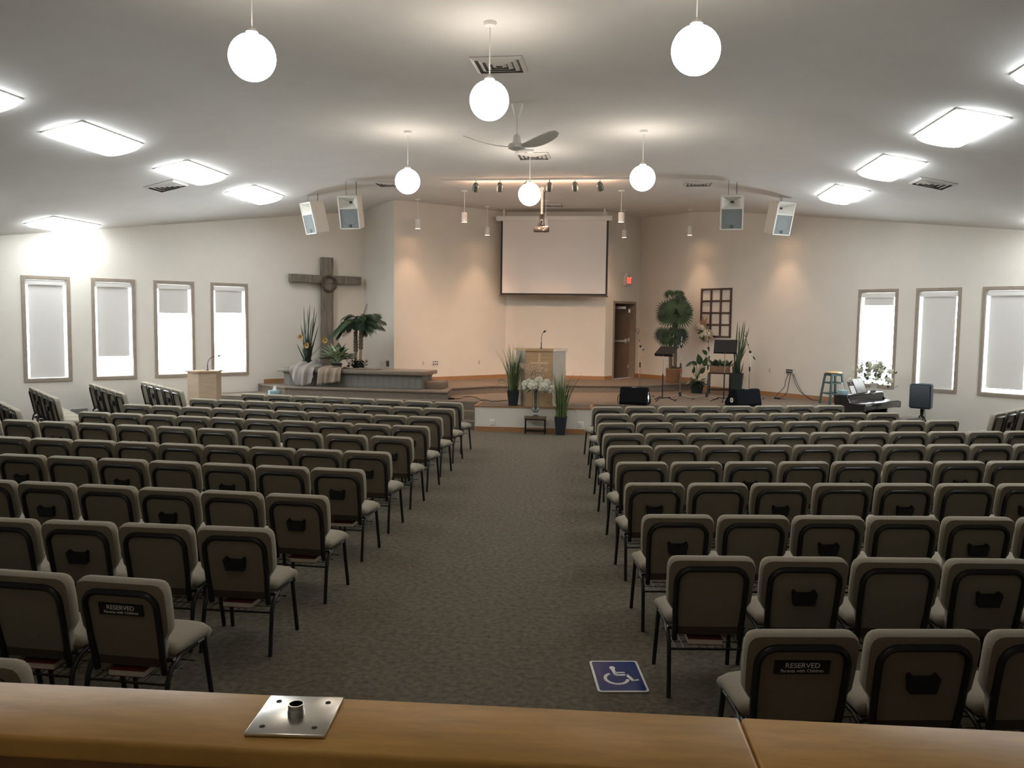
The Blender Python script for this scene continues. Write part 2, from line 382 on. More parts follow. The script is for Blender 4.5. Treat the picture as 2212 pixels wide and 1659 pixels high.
# ------------------------------------------------------------------ baseboards
def baseboard(name, p, q, inn, z, skip=None):
    p = Vector(p); q = Vector(q); d = (q - p).normalized(); L = (q - p).length; inn = Vector(inn).normalized(); mb = MB()
    for a, b in ([(0, L)] if not skip else [(0, skip[0]), (skip[1], L)]):
        if b - a < .02: continue
        A, B = p + d * a, p + d * b; h = .10
        mb.hexa([(A.x, A.y, z), (B.x, B.y, z), (B.x + inn.x * .018, B.y + inn.y * .018, z), (A.x + inn.x * .018, A.y + inn.y * .018, z)],
                [(A.x, A.y, z + h), (B.x, B.y, z + h), (B.x + inn.x * .010, B.y + inn.y * .010, z + h), (A.x + inn.x * .010, A.y + inn.y * .010, z + h)])
    return struct(mb.obj(name, M_trimw, smooth=0))
bl = LA + LD * 4.95
baseboard('baseboard_left_upper', bl, CORN_A, -LOUT, Z2)
baseboard('baseboard_return', CORN_A, CORN_B, (-.66, -.75), Z2)
baseboard('baseboard_stage_left', CORN_B, CORN_C, (.72, -.70), Z2)
baseboard('baseboard_back', CORN_C, CORN_D, (0, -1), Z2)
baseboard('baseboard_door', CORN_D, CORN_E, -DOUT, Z2, (dt0 - .02, dt1 + .02))
re = CORN_E + RD * 2.0
baseboard('baseboard_right_upper', CORN_E, re, -ROUT, Z2)
baseboard('baseboard_right_stage', re, RA, -ROUT, Z1)
baseboard('baseboard_right', RA, RFAR, -ROUT, 0)
baseboard('baseboard_left', LFAR, LA + LD * 2.8, -LOUT, 0)
# ------------------------------------------------------------------ door
d1 = bpy.data.objects.new('door_1', None); COL.objects.link(d1); struct(d1); d1.location = (CORN_D.x, CORN_D.y, Z2); d1.rotation_euler.z = math.atan2(DD.y, DD.x)
mb = MB(); mb.box(dt0, dt0 + .06, -.02, .17, 0, DZ - Z2 + .05); mb.box(dt1 - .06, dt1, -.02, .17, 0, DZ - Z2 + .05); mb.box(dt0, dt1, -.02, .17, DZ - Z2 - .01, DZ - Z2 + .05)
mb.obj('door_frame', M_case, d1, smooth=0)
lw = dt1 - dt0 - .13; Md = Matrix.Translation((dt1 - .06, .16, 0)) @ Matrix.Rotation(math.radians(180 - 62), 4, 'Z')
leaf = MB().box(0, lw, -.022, .022, .01, DZ - Z2 - .02, m=Md).obj('door_leaf', M_door, d1, smooth=0)
mb = MB(); mb.box(.05, lw - .05, .03, .075, .98, 1.04, m=Md); mb.box(.05, .12, .02, .04, .95, 1.07, m=Md); mb.box(lw - .12, lw - .05, .02, .04, .95, 1.07, m=Md)
mb.obj('push_bar', M_steel, leaf)
mb = MB()
for z in (.25, 1.0, 1.8): mb.box(-.02, .03, .0, .03, z, z + .1, m=Md)
mb.obj('hinge', M_steel, leaf)
mb = MB(); mb.box(.1, .4, .02, .07, 1.9, 1.97, m=Md); mb.obj('door_closer', M_steel, leaf)
# ------------------------------------------------------------------ stage
def lwx(y): return LA.x + (y - LA.y) * LD.x / LD.y
def rwy(x): return RA.y + (x - RA.x) * RD.y / RD.x
YE = 17.38
e = .01
st = [(lwx(YE) + .03, YE), (-2.854, YE), (-2.854, 16.62), (-.544, 16.62), (-.544, YE + .1), (3.2, YE + .15), (4.9, 18.2), (5.3, rwy(5.3) - .03), (CORN_E.x, CORN_E.y - .03), (CORN_D.x + .02, CORN_D.y - .02), (CORN_C.x, CORN_C.y - .02), (CORN_B.x + .03, CORN_B.y), (CORN_A.x + .02, CORN_A.y - .05)]
mb = MB(); mb.prism(st, 0, Z1)
stage = struct(mb.obj('stage_platform', M_scarpet, smooth=0))
mb = MB(); mb.box(-2.854, -.544, 16.599, 16.625, .0, Z1 - .012); mb.box(-2.868, -2.850, 16.599, YE - .01, 0, Z1 - .012); mb.box(-.548, -.530, 16.599, YE, 0, Z1 - .012)
struct(mb.obj('wall_stage_front', M_wall, stage, smooth=0))
mb = MB(); mb.box(-2.89, -.51, 16.578, 16.64, Z1 - .014, Z1 + .008); mb.box(-2.89, -2.83, 16.6, YE, Z1 - .014, Z1 + .008); mb.box(-.565, -.51, 16.6, YE + .05, Z1 - .014, Z1 + .008)
mb.obj('trim_1', M_trimw, stage, smooth=0)
mb = MB(); mb.box(-2.86, -.54, 16.583, 16.600, 0, .10); mb.obj('baseboard_stage', M_trimw, stage, smooth=0)
for i, zz in enumerate((Z1 * 2 / 3, Z1 / 3)):
    mb = MB(); y0 = YE - .29 * (i + 1); mb.rbox(-6.2, -2.875, y0 - .02, YE + .0, 0, zz, .015); mb.obj('step', M_scarpet, stage)
    mb = MB(); mb.rbox(-.525, 3.1, y0 + .12, YE + .12, 0, zz, .015); mb.obj('step', M_scarpet, stage)
up = [pz(558, 829, Z2), pz(615, 836, Z2), pz(967, 846.5, Z2), pz(977, 838, Z2), pz(1060, 833.3, Z2), pz(1160, 831.2, Z2), pz(1334, 832.2, Z2), pz(1406, 832, Z2), pz(1479, 828.5, Z2)]
poly = [(p.x, p.y) for p in up] + [(2.0, rwy(2.0) - .02), (CORN_E.x, CORN_E.y - .02), (CORN_D.x + .02, CORN_D.y - .02), (CORN_C.x, CORN_C.y - .02), (CORN_B.x + .03, CORN_B.y), (CORN_A.x + .02, CORN_A.y - .05), (lwx(up[0].y) + .06, up[0].y)]
upper = struct(MB().prism(poly, Z1, Z2 - .03).obj('stage_upper_level', M_scarpet, smooth=0))
# carpet nosing slightly proud of the riser
cx = sum(p[0] for p in poly) / len(poly); cy = sum(p[1] for p in poly) / len(poly)
nose = [(p[0], p[1] - .03) if i < 9 else p for i, p in enumerate(poly)]
MB().prism(nose, Z2 - .03, Z2).obj('tread_nosing', M_scarpet, upper, smooth=0)
mb = MB(); mb.rbox(-4.36, -3.88, 18.2, 18.85, Z2, Z2 + .165, .015); tag(mb.obj('carpet_step', M_scarpet), 'small carpeted box step at the end of the altar table', 'step')
# pieces of wood trim beside the steps
struct(MB().box(-.50, -.47, YE - .02, YE + .13, 0, Z1 + .02).obj('trim_2', M_trimw, smooth=0))

# ================================================================== CHAIRS
CH_W = .55
M_band = mat('brown_shade_band', (.065, .045, .032), .8)
def make_chair():
    root = thing('church_chair', 'taupe padded chair', 'chair')
    # seat: domed cushion with waterfall front
    bm = bmesh.new(); NX, NY = 8, 8; grid = []
    def outline(u, v):          # u,v in -1..1 -> x,y with rounded corners
        w = .238 + .018 * (v + 1) / 2; x = u * w; y = .085 + v * .205
        k = abs(u) ** 4; y -= .045 * k * max(0, v) ** 2; y += .03 * k * max(0, -v) ** 2
        return x, y
    top = [[None] * (NX + 1) for _ in range(NY + 1)]; bot = [[None] * (NX + 1) for _ in range(NY + 1)]
    for j in range(NY + 1):
        for i in range(NX + 1):
            u = -1 + 2 * i / NX; v = -1 + 2 * j / NY; x, y = outline(u, v)
            edge = max(abs(u), abs(v)); z = .482 - .016 * abs(u) ** 6 - .024 * max(0, v) ** 5 - .008 * max(0, -v) ** 3
            top[j][i] = bm.verts.new((x, y, z)); bot[j][i] = bm.verts.new((x * .96, y * .97, .398 if v < .8 else .385))
    for j in range(NY):
        for i in range(NX):
            bm.faces.new((top[j][i], top[j][i + 1], top[j + 1][i + 1], top[j + 1][i])); bm.faces.new((bot[j][i], bot[j + 1][i], bot[j + 1][i + 1], bot[j][i + 1]))
    ring = [(0, i) for i in range(NX)] + [(j, NX) for j in range(NY)] + [(NY, i) for i in range(NX, 0, -1)] + [(j, 0) for j in range(NY, 0, -1)]
    mid = []
    for (j, i) in ring:
        a = top[j][i].co; b = bot[j][i].co; m = (a + b) / 2; o = Vector((m.x, m.y - .085, 0)); o.normalize(); mid.append(bm.verts.new(m + o * .016 + Vector((0, 0, .008))))
    n = len(ring)
    for k in range(n):
        k2 = (k + 1) % n; a, b = top[ring[k][0]][ring[k][1]], top[ring[k2][0]][ring[k2][1]]; c, d = bot[ring[k][0]][ring[k][1]], bot[ring[k2][0]][ring[k2][1]]
        bm.faces.new((a, b, mid[k2], mid[k])); bm.faces.new((mid[k], mid[k2], d, c))
    MB().frombm(bm).obj('seat', M_fab, root, smooth=70)
    # backrest: outline swept along a leaning slab
    lean = math.atan2(.085, .42)
    Mb = Matrix.Translation((0, -.128, .425)) @ Matrix.Rotation(lean, 4, 'X')     # local: x across, z up the back, y thickness
    half = [(.190, -.065), (.200, -.02), (.207, .03), (.212, .085), (.24, .125), (.262, .16), (.268, .25), (.270, .36), (.268, .395), (.258, .420), (.240, .435), (.21, .441)]
    pts = half + [(-x, z) for x, z in reversed(half)]
    n = len(pts)
    def lay(k, y, dz=0): return [Mb @ Vector((x * k, y, .22 + (z - .22) * (k + dz))) for x, z in pts]
    L = [lay(.93, .040), lay(.985, .030), lay(1.0, .008), lay(1.0, -.018), lay(.975, -.034)]
    vs = [v for l in L for v in l]; fs = []
    for a in range(len(L) - 1):
        for k in range(n): fs.append((a * n + k, a * n + (k + 1) % n, (a + 1) * n + (k + 1) % n, (a + 1) * n + k))
    fs.append(tuple(range(n))); MB().add(vs, fs + []).obj('backrest', M_fab, root, smooth=60)
    mb = MB(); mb.add(lay(.975, -.034) + lay(.90, -.037), [(k, (k + 1) % n, n + (k + 1) % n, n + k) for k in range(n)] + [tuple(range(2 * n - 1, n - 1, -1))]); mb.obj('back_panel', M_fabb, root, smooth=60)
    MB().box(-.185, .185, -.0395, -.036, -.058, -.005, m=Mb).obj('lower_shade_band', M_band, root, smooth=0)  # brown strip, dark colour stands in for the shadow by the seat underside
    # frame tube on the rear of the back
    q = [(.203, -.09), (.207, .02), (.212, .10), (.214, .28)] + [(.214 - .085 + .085 * math.cos(a), .30 + .085 * math.sin(a)) for a in [math.pi / 2 * i / 5 for i in range(6)]]
    path = q + [(-x, z) for x, z in reversed(q)]
    P = [Mb @ Vector((x, -.043, z)) for x, z in path]
    mb = MB(); mb.tube(P, .0185, 6); mb.obj('back_frame', M_frame, root, smooth=60)
    # legs
    for sx in (-1, 1):
        x = .243 * sx
        r = [Vector((x * .97, .12, .396)), Vector((x * .97, -.05, .392))] + [Vector((x, -.05 - .14 * math.sin(a), .392 - .13 * (1 - math.cos(a)))) for a in [math.pi / 2 * i / 5 for i in range(1, 6)]] + [Vector((x * 1.01, -.215, .12)), Vector((x * 1.02, -.235, 0))]
        mb = MB(); mb.tube(r, .0145, 6); mb.obj('leg', M_frame, root, smooth=60)
        mb = MB(); mb.tube([(x * .97, .205, .40), (x * 1.0, .22, .25), (x * 1.03, .262, 0)], .0145, 6); mb.obj('leg', M_frame, root, smooth=60)
    mb = MB(); mb.tube([(-.235, .20, .392), (.235, .20, .392)], .011, 6); mb.tube([(-.235, -.12, .390), (.235, -.12, .390)], .011, 6); mb.tube([(-.236, -.13, .39), (-.236, .21, .392)], .011, 6); mb.tube([(.236, -.13, .39), (.236, .21, .392)], .011, 6)
    mb.obj('seat_frame', M_frame, root, smooth=60)
    mb = MB(); mb.tube([(-.245, -.195, .285), (.245, -.195, .285)], .007, 5)
    mb.tube([(-.235, .10, .30), (.235, .10, .30)], .004, 4)
    for i in range(9): x = -.20 + .05 * i; mb.tube([(x, -.195, .290), (x, .10, .303)], .003, 4)
    for y in (-.10, 0.): mb.tube([(-.22, y, .293), (.22, y, .293)], .003, 4)
    mb.obj('book_rack', M_wire, root, smooth=60)
    for o_ in root.children:
        for v_ in o_.data.vertices: v_.co.x *= .972
    return root, Mb
CH, MBK = make_chair()
pk = MB().prism([(-.062, .0), (.062, .0), (.074, .078), (.062, .092), (.050, .080), (.036, .072), (-.036, .072), (-.050, .080), (-.062, .092), (-.074, .078)], -.020, .020, m=MBK @ Matrix.Translation((0, -.058, .165)) @ Matrix.Rotation(math.radians(90), 4, 'X')).mesh('card_pocket')
pk.materials.append(M_pocket)
plq = MB().box(-.128, .128, -.004, .004, -.034, .034).mesh('reserved_plate', 0); plq.materials.append(M_pocket)
def upright(mb, y=-.0055):
    mb.v = [(x, y - z, yy) for x, yy, z in mb.v]; return mb
tx1 = upright(text_mb('RESERVED', .036, .0006)); tx1.v = [(x, y, z + .011) for x, y, z in tx1.v]
tx2 = upright(text_mb('Parents with Children', .0225, .0006)); tx2.v = [(x, y, z - .016) for x, y, z in tx2.v]
M_let = mat('plate_lettering', (.92, .90, .84), .5)
letter = MB().add(tx1.v, tx1.f); letter.add(tx2.v, tx2.f); letter = letter.mesh('lettering', 0); letter.materials.append(M_let)
used = [False]
def ordn(n): return ['', 'first', 'second', 'third', 'fourth', 'fifth', 'sixth', 'seventh', 'eighth', 'ninth', 'tenth', 'eleventh', 'twelfth', 'thirteenth'][n]
def place_chair(x, y, rz, label, group, pocket=False, plate=False):
    if not used[0]: r = CH; used[0] = True; r.location = (x, y, 0); r.rotation_euler.z = rz; r['label'] = label
    else: r = dup_chair((x, y, 0), rz, label)
    r['group'] = group
    if pocket: link('card_pocket', pk, r)
    if plate:
        o = link('reserved_plate', plq, r); o.matrix_local = MBK @ Matrix.Translation((0, -.042, .285)); link('lettering', letter, o)
    return r
CHK = list(CH.children)
def dup_chair(loc, rz, label):
    r = CH.copy(); COL.objects.link(r); r.location = loc; r.rotation_euler.z = rz; r['label'] = label
    for ch in CHK:
        c = ch.copy(); COL.objects.link(c); c.parent = r
    return r
TOPY, TOPZ = -.222, .862        # where the photographed top edge of a back lies in the chair
ROWS = {'L': [((-160, 1420), (60, 1432), 2), ((157, 1243), (367, 1257), 3), ((85, 1123), (594, 1143), 5), ((36, 1039), (712, 1072), 6), ((99, 984), (790, 1015), 8), ((65, 945), (845, 977), 9), ((1, 905), (896, 945), 11), ((169, 888), (928, 921), 10), ((264, 872), (956, 901), 10), ((409, 860), (982, 883), 9), ((520, 849), (1000, 870), 8)],
        'R': [((1603, 1364), (2129, 1364), 5), ((1438, 1202), (2040, 1208), 6), ((1383, 1112), (2197, 1118), 7), ((1346, 1043.4), (2155.5, 1045), 8), ((1328, 998), (2132, 996), 9), ((1310, 962.7), (2190, 959), 10), ((1301, 936.7), (2170, 931), 11), ((1290, 913.5), (2074, 907), 10), ((1285, 894), (1944, 891), 9), ((1276, 878.4), (1827, 875), 8)]}
books = []
for side, rows in ROWS.items():
    nr = len(rows)
    for ri, (a, b, n) in enumerate(rows):
        p = pz(*a, TOPZ); q = pz(*b, TOPZ); d = (q - p); L = d.length; ang = math.atan2(d.y, d.x); d.normalize()
        if side == 'L' and ri == 0: ang = 0.; d = Vector((1, 0, 0))
        full = round(L / CH_W); pitch = L / full if abs(L / full - CH_W) < .03 else CH_W
        face = Vector((-math.sin(ang), math.cos(ang), 0))
        for k in range(n):
            c = (q - d * pitch * (k + .5)) if side == 'L' else (p + d * pitch * (k + .5))
            o = c - face * TOPY
            row = nr - ri; sd = 'cross' if side == 'L' else 'piano'
            idx = ri if side == 'L' else ri + 1
            plate = (idx == 1 and k == 0); pocket = not plate and ((k % 2 == 0) if not (side == 'R' and idx <= 2) else (k % 2 == 1)) and idx >= 1
            if side == 'L' and idx == 1: pocket = False
            if plate: lab = 'padded chair with a RESERVED plate on its back, at the aisle, %s side' % sd
            else: lab = 'padded chair%s, %s from the aisle, %s row from the stage, %s side' % (' with card pocket' if pocket else '', ordn(k + 1), ordn(row), sd)
            place_chair(o.x, o.y, ang + random.uniform(-.006, .006), lab, 'padded chairs in rows on the %s side' % sd, pocket, plate)
            if (side == 'L' and k == 0 and 1 <= idx <= 4) or (side == 'L' and idx in (1, 5) and k == 1) or (side == 'R' and idx in (2, 5) and k == 0) or (side == 'L' and idx == 2 and k == 2):
                books.append((o, ang, '%s from aisle, %s row from stage, %s side' % (ordn(k + 1), ordn(row), sd)))
# rows standing square to the side walls
SIDE = [('L', (122, 860), -44.8, 5, 'second'), ('L', (268, 850), -44.6, 5, 'third'), ('L', (392, 844), -44.5, 5, 'fourth'), ('L', (24, 904), -43.0, 3, 'first'), ('R', (2146, 894), 50., 5, 'only')]
names = {0: 'under the closed-blind window', 1: 'under the two-thirds blind window', 2: 'next to the side lectern', 3: 'nearest the booth', 4: ''}
for gi, (side, px, adeg, n, _) in enumerate(SIDE):
    p = pz(*px, TOPZ) if gi != 3 else Vector((-8.62, 11.05, TOPZ)); ang = math.radians(adeg); d = Vector((math.cos(ang), math.sin(ang), 0)); face = Vector((-math.sin(ang), math.cos(ang), 0))
    for k in range(n):
        c = p - d * CH_W * (k + .5) if side == 'L' else p + d * CH_W * (k + .5)
        o = c - face * TOPY
        lab = ('padded chair, %s from the inner end, slanted wall row %s' % (ordn(k + 1), names[gi])) if side == 'L' else 'padded chair, %s from inner end, slanted row by the piano-side windows' % ordn(k + 1)
        place_chair(o.x, o.y, ang, lab, 'padded chairs in slanted rows beside the windows', pocket=(k % 2 == 1))
# hymn books on the wire racks
bk_c = MB().box(-.075, .075, -.105, .105, .034, .038).box(-.075, .075, -.105, .105, 0, .004).box(-.076, -.071, -.105, .105, 0, .038).mesh('cover', 0); bk_c.materials.append(M_red)
bk_p = MB().box(-.070, .073, -.102, .102, .004, .034).mesh('pages', 0); bk_p.materials.append(M_page)
for o, ang, where in books:
    f = Vector((-math.sin(ang), math.cos(ang), 0)); r_ = Vector((math.cos(ang), math.sin(ang), 0))
    c = o - f * .095 + r_ * random.uniform(-.03, .03)
    t = thing('hymn_book', 'red hymn book under chair ' + where, 'book', (c.x, c.y, .3005), ang - math.radians(90) + random.uniform(-.06, .06), 'red hymn books on the chair racks')
    link('cover', bk_c, t); link('pages', bk_p, t)
# ================================================================== BOOTH COUNTER
CZ = 1.62
ca, cb = pz(0, 1470, CZ), pz(2212, 1577, CZ); na, nb = pz(0, 1590, CZ), pz(1640, 1655, CZ)
cang = math.atan2(cb.y - ca.y, cb.x - ca.x); cdep = abs((na - ca).dot(Vector((-math.sin(cang), math.cos(cang), 0))))
t = thing('booth_counter', 'maple ledge of the sound booth half wall', 'counter', ((ca.x + cb.x) / 2, (ca.y + cb.y) / 2, 0), cang)
Lc = (cb - ca).length
seam_x = (pz(1620, 1600, CZ) - Vector(((ca.x + cb.x) / 2, (ca.y + cb.y) / 2, CZ))).dot(Vector((math.cos(cang), math.sin(cang), 0)))
MB().rbox(-Lc / 2 - 1.2, seam_x - .0006, -cdep, 0, CZ - .035, CZ, .008, 3).obj('ledge_board', M_count, t)
MB().rbox(seam_x + .0006, Lc / 2 + 1.2, -cdep, 0, CZ - .035, CZ, .008, 3).obj('ledge_board', M_count, t)
MB().box(-Lc / 2 - 1.15, Lc / 2 + 1.15, -cdep + .03, -.03, 0, CZ - .035).obj('half_wall', M_countd, t, smooth=0)
MB().rbox(-Lc / 2 + .05, Lc / 2 + 1.1, -cdep - .16, -cdep + .03, CZ - .13, CZ - .10, .006).obj('inner_shelf', M_countd, t)
# steel socket plate
c4 = [pz(521, 1592, CZ), pz(700, 1597, CZ), pz(742, 1516, CZ), pz(592, 1507, CZ)]
cc = sum(c4, Vector()) / 4; ax = (c4[1] - c4[0]); pa = math.atan2(ax.y, ax.x)
pw = ((c4[1] - c4[0]).length + (c4[2] - c4[3]).length) / 2; ph = ((c4[2] - c4[1]).length + (c4[3] - c4[0]).length) / 2
t = thing('socket_plate', 'square steel plate with a short pipe socket lying on the booth ledge', 'metal plate', (cc.x, cc.y, CZ), pa)
MB().rbox(-pw / 2, pw / 2, -ph / 2, ph / 2, 0.0004, .0065, .002).obj('plate', M_steel, t)
k = .0148 * pw / .135
MB().lathe([(k * .78, .024), (k * .78, .0064), (k, .0064), (k, .0150), (k * .93, .0155), (k * .93, .024), (k * .78, .024)], 24).obj('socket', M_steel, t)
MB().lathe([(k * .78, .0066), (0., .0066)], 20).obj('socket_bottom', M_dark, t)
for sx in (-1, 1):
    for sy in (-1, 1): MB().lathe([(.0045, .0064), (.0045, .0070), (0, .0070)], 12, (sx * pw * .33, sy * ph * .33, 0)).obj('bolt_hole', M_dark, t)
# ================================================================== WHEELCHAIR SIGN ON THE CARPET
q = [pz(1275, 1430, 0), pz(1381, 1430, 0), pz(1397, 1497, 0), pz(1289, 1497, 0)]
cc = sum(q, Vector()) / 4; ax = (q[1] - q[0]) + (q[2] - q[3]); sa = math.atan2(ax.y, ax.x); sw = ax.length / 2; sh = ((q[0] - q[3]).length + (q[1] - q[2]).length) / 2
t = thing('wheelchair_sign', 'blue and white wheelchair symbol sign lying on the aisle carpet', 'sign', (cc.x, cc.y, .002), sa)
def rrect(w, h, r, n=4):
    o = []
    for cx, cy, a0 in ((w / 2 - r, h / 2 - r, 0), (-w / 2 + r, h / 2 - r, 90), (-w / 2 + r, -h / 2 + r, 180), (w / 2 - r, -h / 2 + r, 270)):
        for i in range(n + 1): a = math.radians(a0 + 90 * i / n); o.append((cx + r * math.cos(a), cy + r * math.sin(a)))
    return o
MB().prism(rrect(sw, sh, .025), 0, .006).obj('panel', M_signw, t, smooth=0)
MB().prism(rrect(sw - .028, sh - .03, .018), .006, .0068).obj('blue_field', M_blue, t, smooth=0)
mb = MB(); S = sw / .33
def bar(p, q, w):
    p = Vector((p[0], p[1])) * S; q = Vector((q[0], q[1])) * S; d = (q - p).normalized(); nn = Vector((-d.y, d.x)) * w * S / 2
    mb.prism([tuple(p + nn), tuple(p - nn), tuple(q - nn), tuple(q + nn)], .0068, .0074)
mb.prism([(-.022 * S + .020 * S * math.cos(a), .120 * S + .028 * S * math.sin(a)) for a in [2 * math.pi * i / 14 for i in range(14)]], .0068, .0074)
bar((-.022, .095), (-.012, .005), .024); bar((-.016, .045), (.052, .045), .018); bar((-.015, .008), (.060, .008), .026); bar((.055, .016), (.090, -.085), .024); bar((.088, -.08), (.125, -.065), .018)
prev = None
for i in range(15):
    a = math.radians(118 + 232 * i / 14); P_ = (-.018 + .074 * math.cos(a), -.045 + .085 * math.sin(a))
    if prev: bar(prev, P_, .022)
    prev = P_
mb.obj('wheelchair_symbol', M_signw, t, smooth=0)
# ================================================================== LIGHTS ON THE CEILING
def fluoro(x, y, label, grp):
    side = -1 if x < XL else 1; sl = math.atan(KL) if side < 0 else -math.atan(KR)
    t = thing('ceiling_light', label, 'ceiling light', (x, y, zc(x)), 0, grp); t.rotation_euler = (0, -sl if True else 0, 0)
    W_, L_, D_ = .60, 1.42, .085
    mb = MB(); prof = []
    for i in range(9): a = math.pi * i / 8; prof.append((-W_ / 2 * math.cos(a), -D_ * math.sin(a) ** .55))
    for y0, s0 in ((-L_ / 2, .86), (-L_ / 2 + .05, .98), (-L_ / 2 + .12, 1.), (L_ / 2 - .12, 1.), (L_ / 2 - .05, .98), (L_ / 2, .86)): mb.v += [(px_ * s0, y0, pz_ * s0 - .012) for px_, pz_ in prof]
    n = len(prof)
    for r in range(5):
        for k in range(n - 1): mb.f.append((r * n + k, r * n + k + 1, (r + 1) * n + k + 1, (r + 1) * n + k))
    mb.f += [tuple(range(n)), tuple(range(5 * n + n - 1, 5 * n - 1, -1))]
    mb.obj('diffuser', M_fluo, t, smooth=60)
    MB().rbox(-W_ / 2 - .012, W_ / 2 + .012, -L_ / 2 - .012, L_ / 2 + .012, -.016, .0, .005).obj('housing', M_white, t)
g = 'fluorescent wraparound lights on the sloping ceiling'
for y, w in ((8.62, 'nearest the booth'), (11.15, 'second from the booth'), (13.85, 'third from the booth'), (16.4, 'nearest the stage')): fluoro(-7.38, y, 'glowing fluorescent fixture, inner row on cross side, ' + w, g)
for y, w in ((8.40, 'nearest the booth'), (11.15, 'second from the booth'), (13.85, 'third from the booth'), (16.6, 'nearest the stage')): fluoro(4.10, y, 'glowing fluorescent fixture, inner row on piano side, ' + w, g)
fluoro(-10.68, 15.1, 'glowing fluorescent fixture in outer row near the cross-side windows', g); fluoro(-10.68, 12.05, 'glowing fluorescent fixture in outer row, cross side, second from the windows', g)
fluoro(7.38, 15.3, 'glowing fluorescent fixture in outer row near the piano-side windows', g)
def globe(x, y, z, label):
    t = thing('globe_pendant', label, 'pendant lamp', (x, y, z), 0, 'opal globe pendants over the seats')
    MB().sphere((0, 0, 0), .19, 28, 18).obj('globe', M_globe, t, smooth=80)
    MB().lathe([(.045, .18), (.05, .20), (.03, .225), (.008, .235)], 16).obj('collar', M_white, t)
    MB().tube([(0, 0, .23), (0, 0, zc(x) - z - .01)], .006, 6).obj('stem', M_white, t)
    MB().lathe([(.008, zc(x) - z - .05), (.055, zc(x) - z - .035), (.065, zc(x) - z - .012), (.065, zc(x) - z)], 18).obj('canopy', M_white, t)
globe(-3.03, 6.70, 4.37, 'glowing globe lamp in the back group, on the cross side'); globe(.54, 6.83, 4.37, 'glowing globe lamp in the back group, on the piano side')
globe(-1.2, 2.05, 4.37, 'glowing globe lamp hanging above the sound booth')
globe(-1.298, 8.17, 4.365, 'glowing globe lamp hanging beside the square vent, before the fan')
globe(-3.27, 12.7, 4.346, 'glowing globe lamp beyond the fan, on the cross side'); globe(.289, 12.9, 4.397, 'glowing globe lamp beyond the fan, on the piano side'); globe(-1.559, 14.25, 4.368, 'glowing globe lamp hanging just before the projector')
# cylinder pendants over the stage
PEN = [(-4.845, 19.81, 474, 494, 903, 'nearest the altar table'), (-3.49, 18.6, 459, 480, 1003, 'front pair, altar side'), (-3.385, 21.2, 491, 508, 1056, 'close to the screen edge, altar side'), (-.025, 18.72, 459, 480, 1343, 'front pair, door side'), (.06, 21.95, 497, 513, 1348, 'in front of the door'), (1.71, 21.85, 489, 508, 1490, 'above the fan palm'), (-1.81, 20.16, 470, 489, 1178, 'behind the projector'), (3.53, 20.03, 478, 498, 1692, 'behind the loudspeaker turned to the windows')]
for x, y, v0, v1, u, w in PEN:
    zt = pd(u, v0, y).z; zb = pd(u, v1, y).z
    t = thing('cylinder_pendant', 'slim white cylinder pendant over the stage, ' + w, 'pendant lamp', (x, y, zb), 0, 'white cylinder pendants over the stage')
    h = zt - zb
    MB().lathe([(.050, .03), (.060, .0), (.063, 0.), (.063, h), (.02, h + .006), (0, h + .006)], 20).obj('shade', M_white, t)
    MB().lathe([(.0, .035), (.052, .035), (.052, .03)], 16).obj('lamp', M_lampin, t)
    MB().tube([(0, 0, h), (0, 0, zc(x) - zb - .02)], .007, 6).obj('stem', M_white, t)
    MB().lathe([(.012, zc(x) - zb - .03), (.07, zc(x) - zb - .02), (.07, zc(x) - zb)], 18).obj('canopy', M_white, t)
    ld = bpy.data.lights.new('pendant_light', 'SPOT'); ld.energy = PEND; ld.color = WARM; ld.spot_size = math.radians(76); ld.spot_blend = 1.0; ld.shadow_soft_size = .05
    lo = bpy.data.objects.new('pendant_light', ld); COL.objects.link(lo); lo.parent = t; lo.location = (0, 0, -.01)
# track with six spot heads
ty = 17.05
t = thing('track_light', 'ceiling track with six dark spot heads before the stage', 'track light', (-1.72, ty, ZF))
MB().box(-1.98, 1.95, -.02, .02, -.035, 0).obj('track', M_vent, t, smooth=0)
for u, dx in ((1028, .25), (1080, .1), (1137, -.05), (1187, .0), (1242, .15), (1296, .3)):
    p = pd(u, 396, ty); x = p.x + 1.72; aim = Vector((-.42 if u == 1028 else (dx - .1) * 1.2 if u > 1200 else -.1, .62, -.8)).normalized()
    if u == 1028: aim = Vector((-.25, .6, -.78)).normalized()
    rot = aim.to_track_quat('-Z', 'Y').to_matrix().to_4x4()
    hd = MB().lathe([(.052, -.10), (.066, -.095), (.066, .02), (.05, .065), (.02, .085), (0, .088)], 18, m=Matrix.Translation((x, 0, -.155)) @ rot).obj('spot_head', mat('head_grey', (.20, .20, .18), .35, metal=.6), t)
    MB().tube([(x, 0, -.03), (x, 0, -.11)], .012, 8).obj('bracket', M_vent, hd)
    MB().lathe([(0, -.09), (.052, -.09)], 16, m=Matrix.Translation((x, 0, -.155)) @ rot).obj('lamp', M_lampin, hd)
    ld = bpy.data.lights.new('track_light_beam', 'SPOT'); ld.energy = TRACK; ld.color = WARM; ld.spot_size = math.radians(80); ld.spot_blend = .8; ld.shadow_soft_size = .04
    lo = bpy.data.objects.new('track_light_beam', ld); COL.objects.link(lo); lo.parent = t; lo.matrix_local = Matrix.Translation(Vector((x, 0, -.155)) + aim * .11) @ rot
    ld = bpy.data.lights.new('track_light_vent_glow', 'POINT'); ld.energy = TRACK * .07; ld.color = WARM; ld.shadow_soft_size = .02
    lo = bpy.data.objects.new('track_light_vent_glow', ld); COL.objects.link(lo); lo.parent = t; lo.location = Vector((x, 0, -.155)) + Vector((0, .13, -.09))
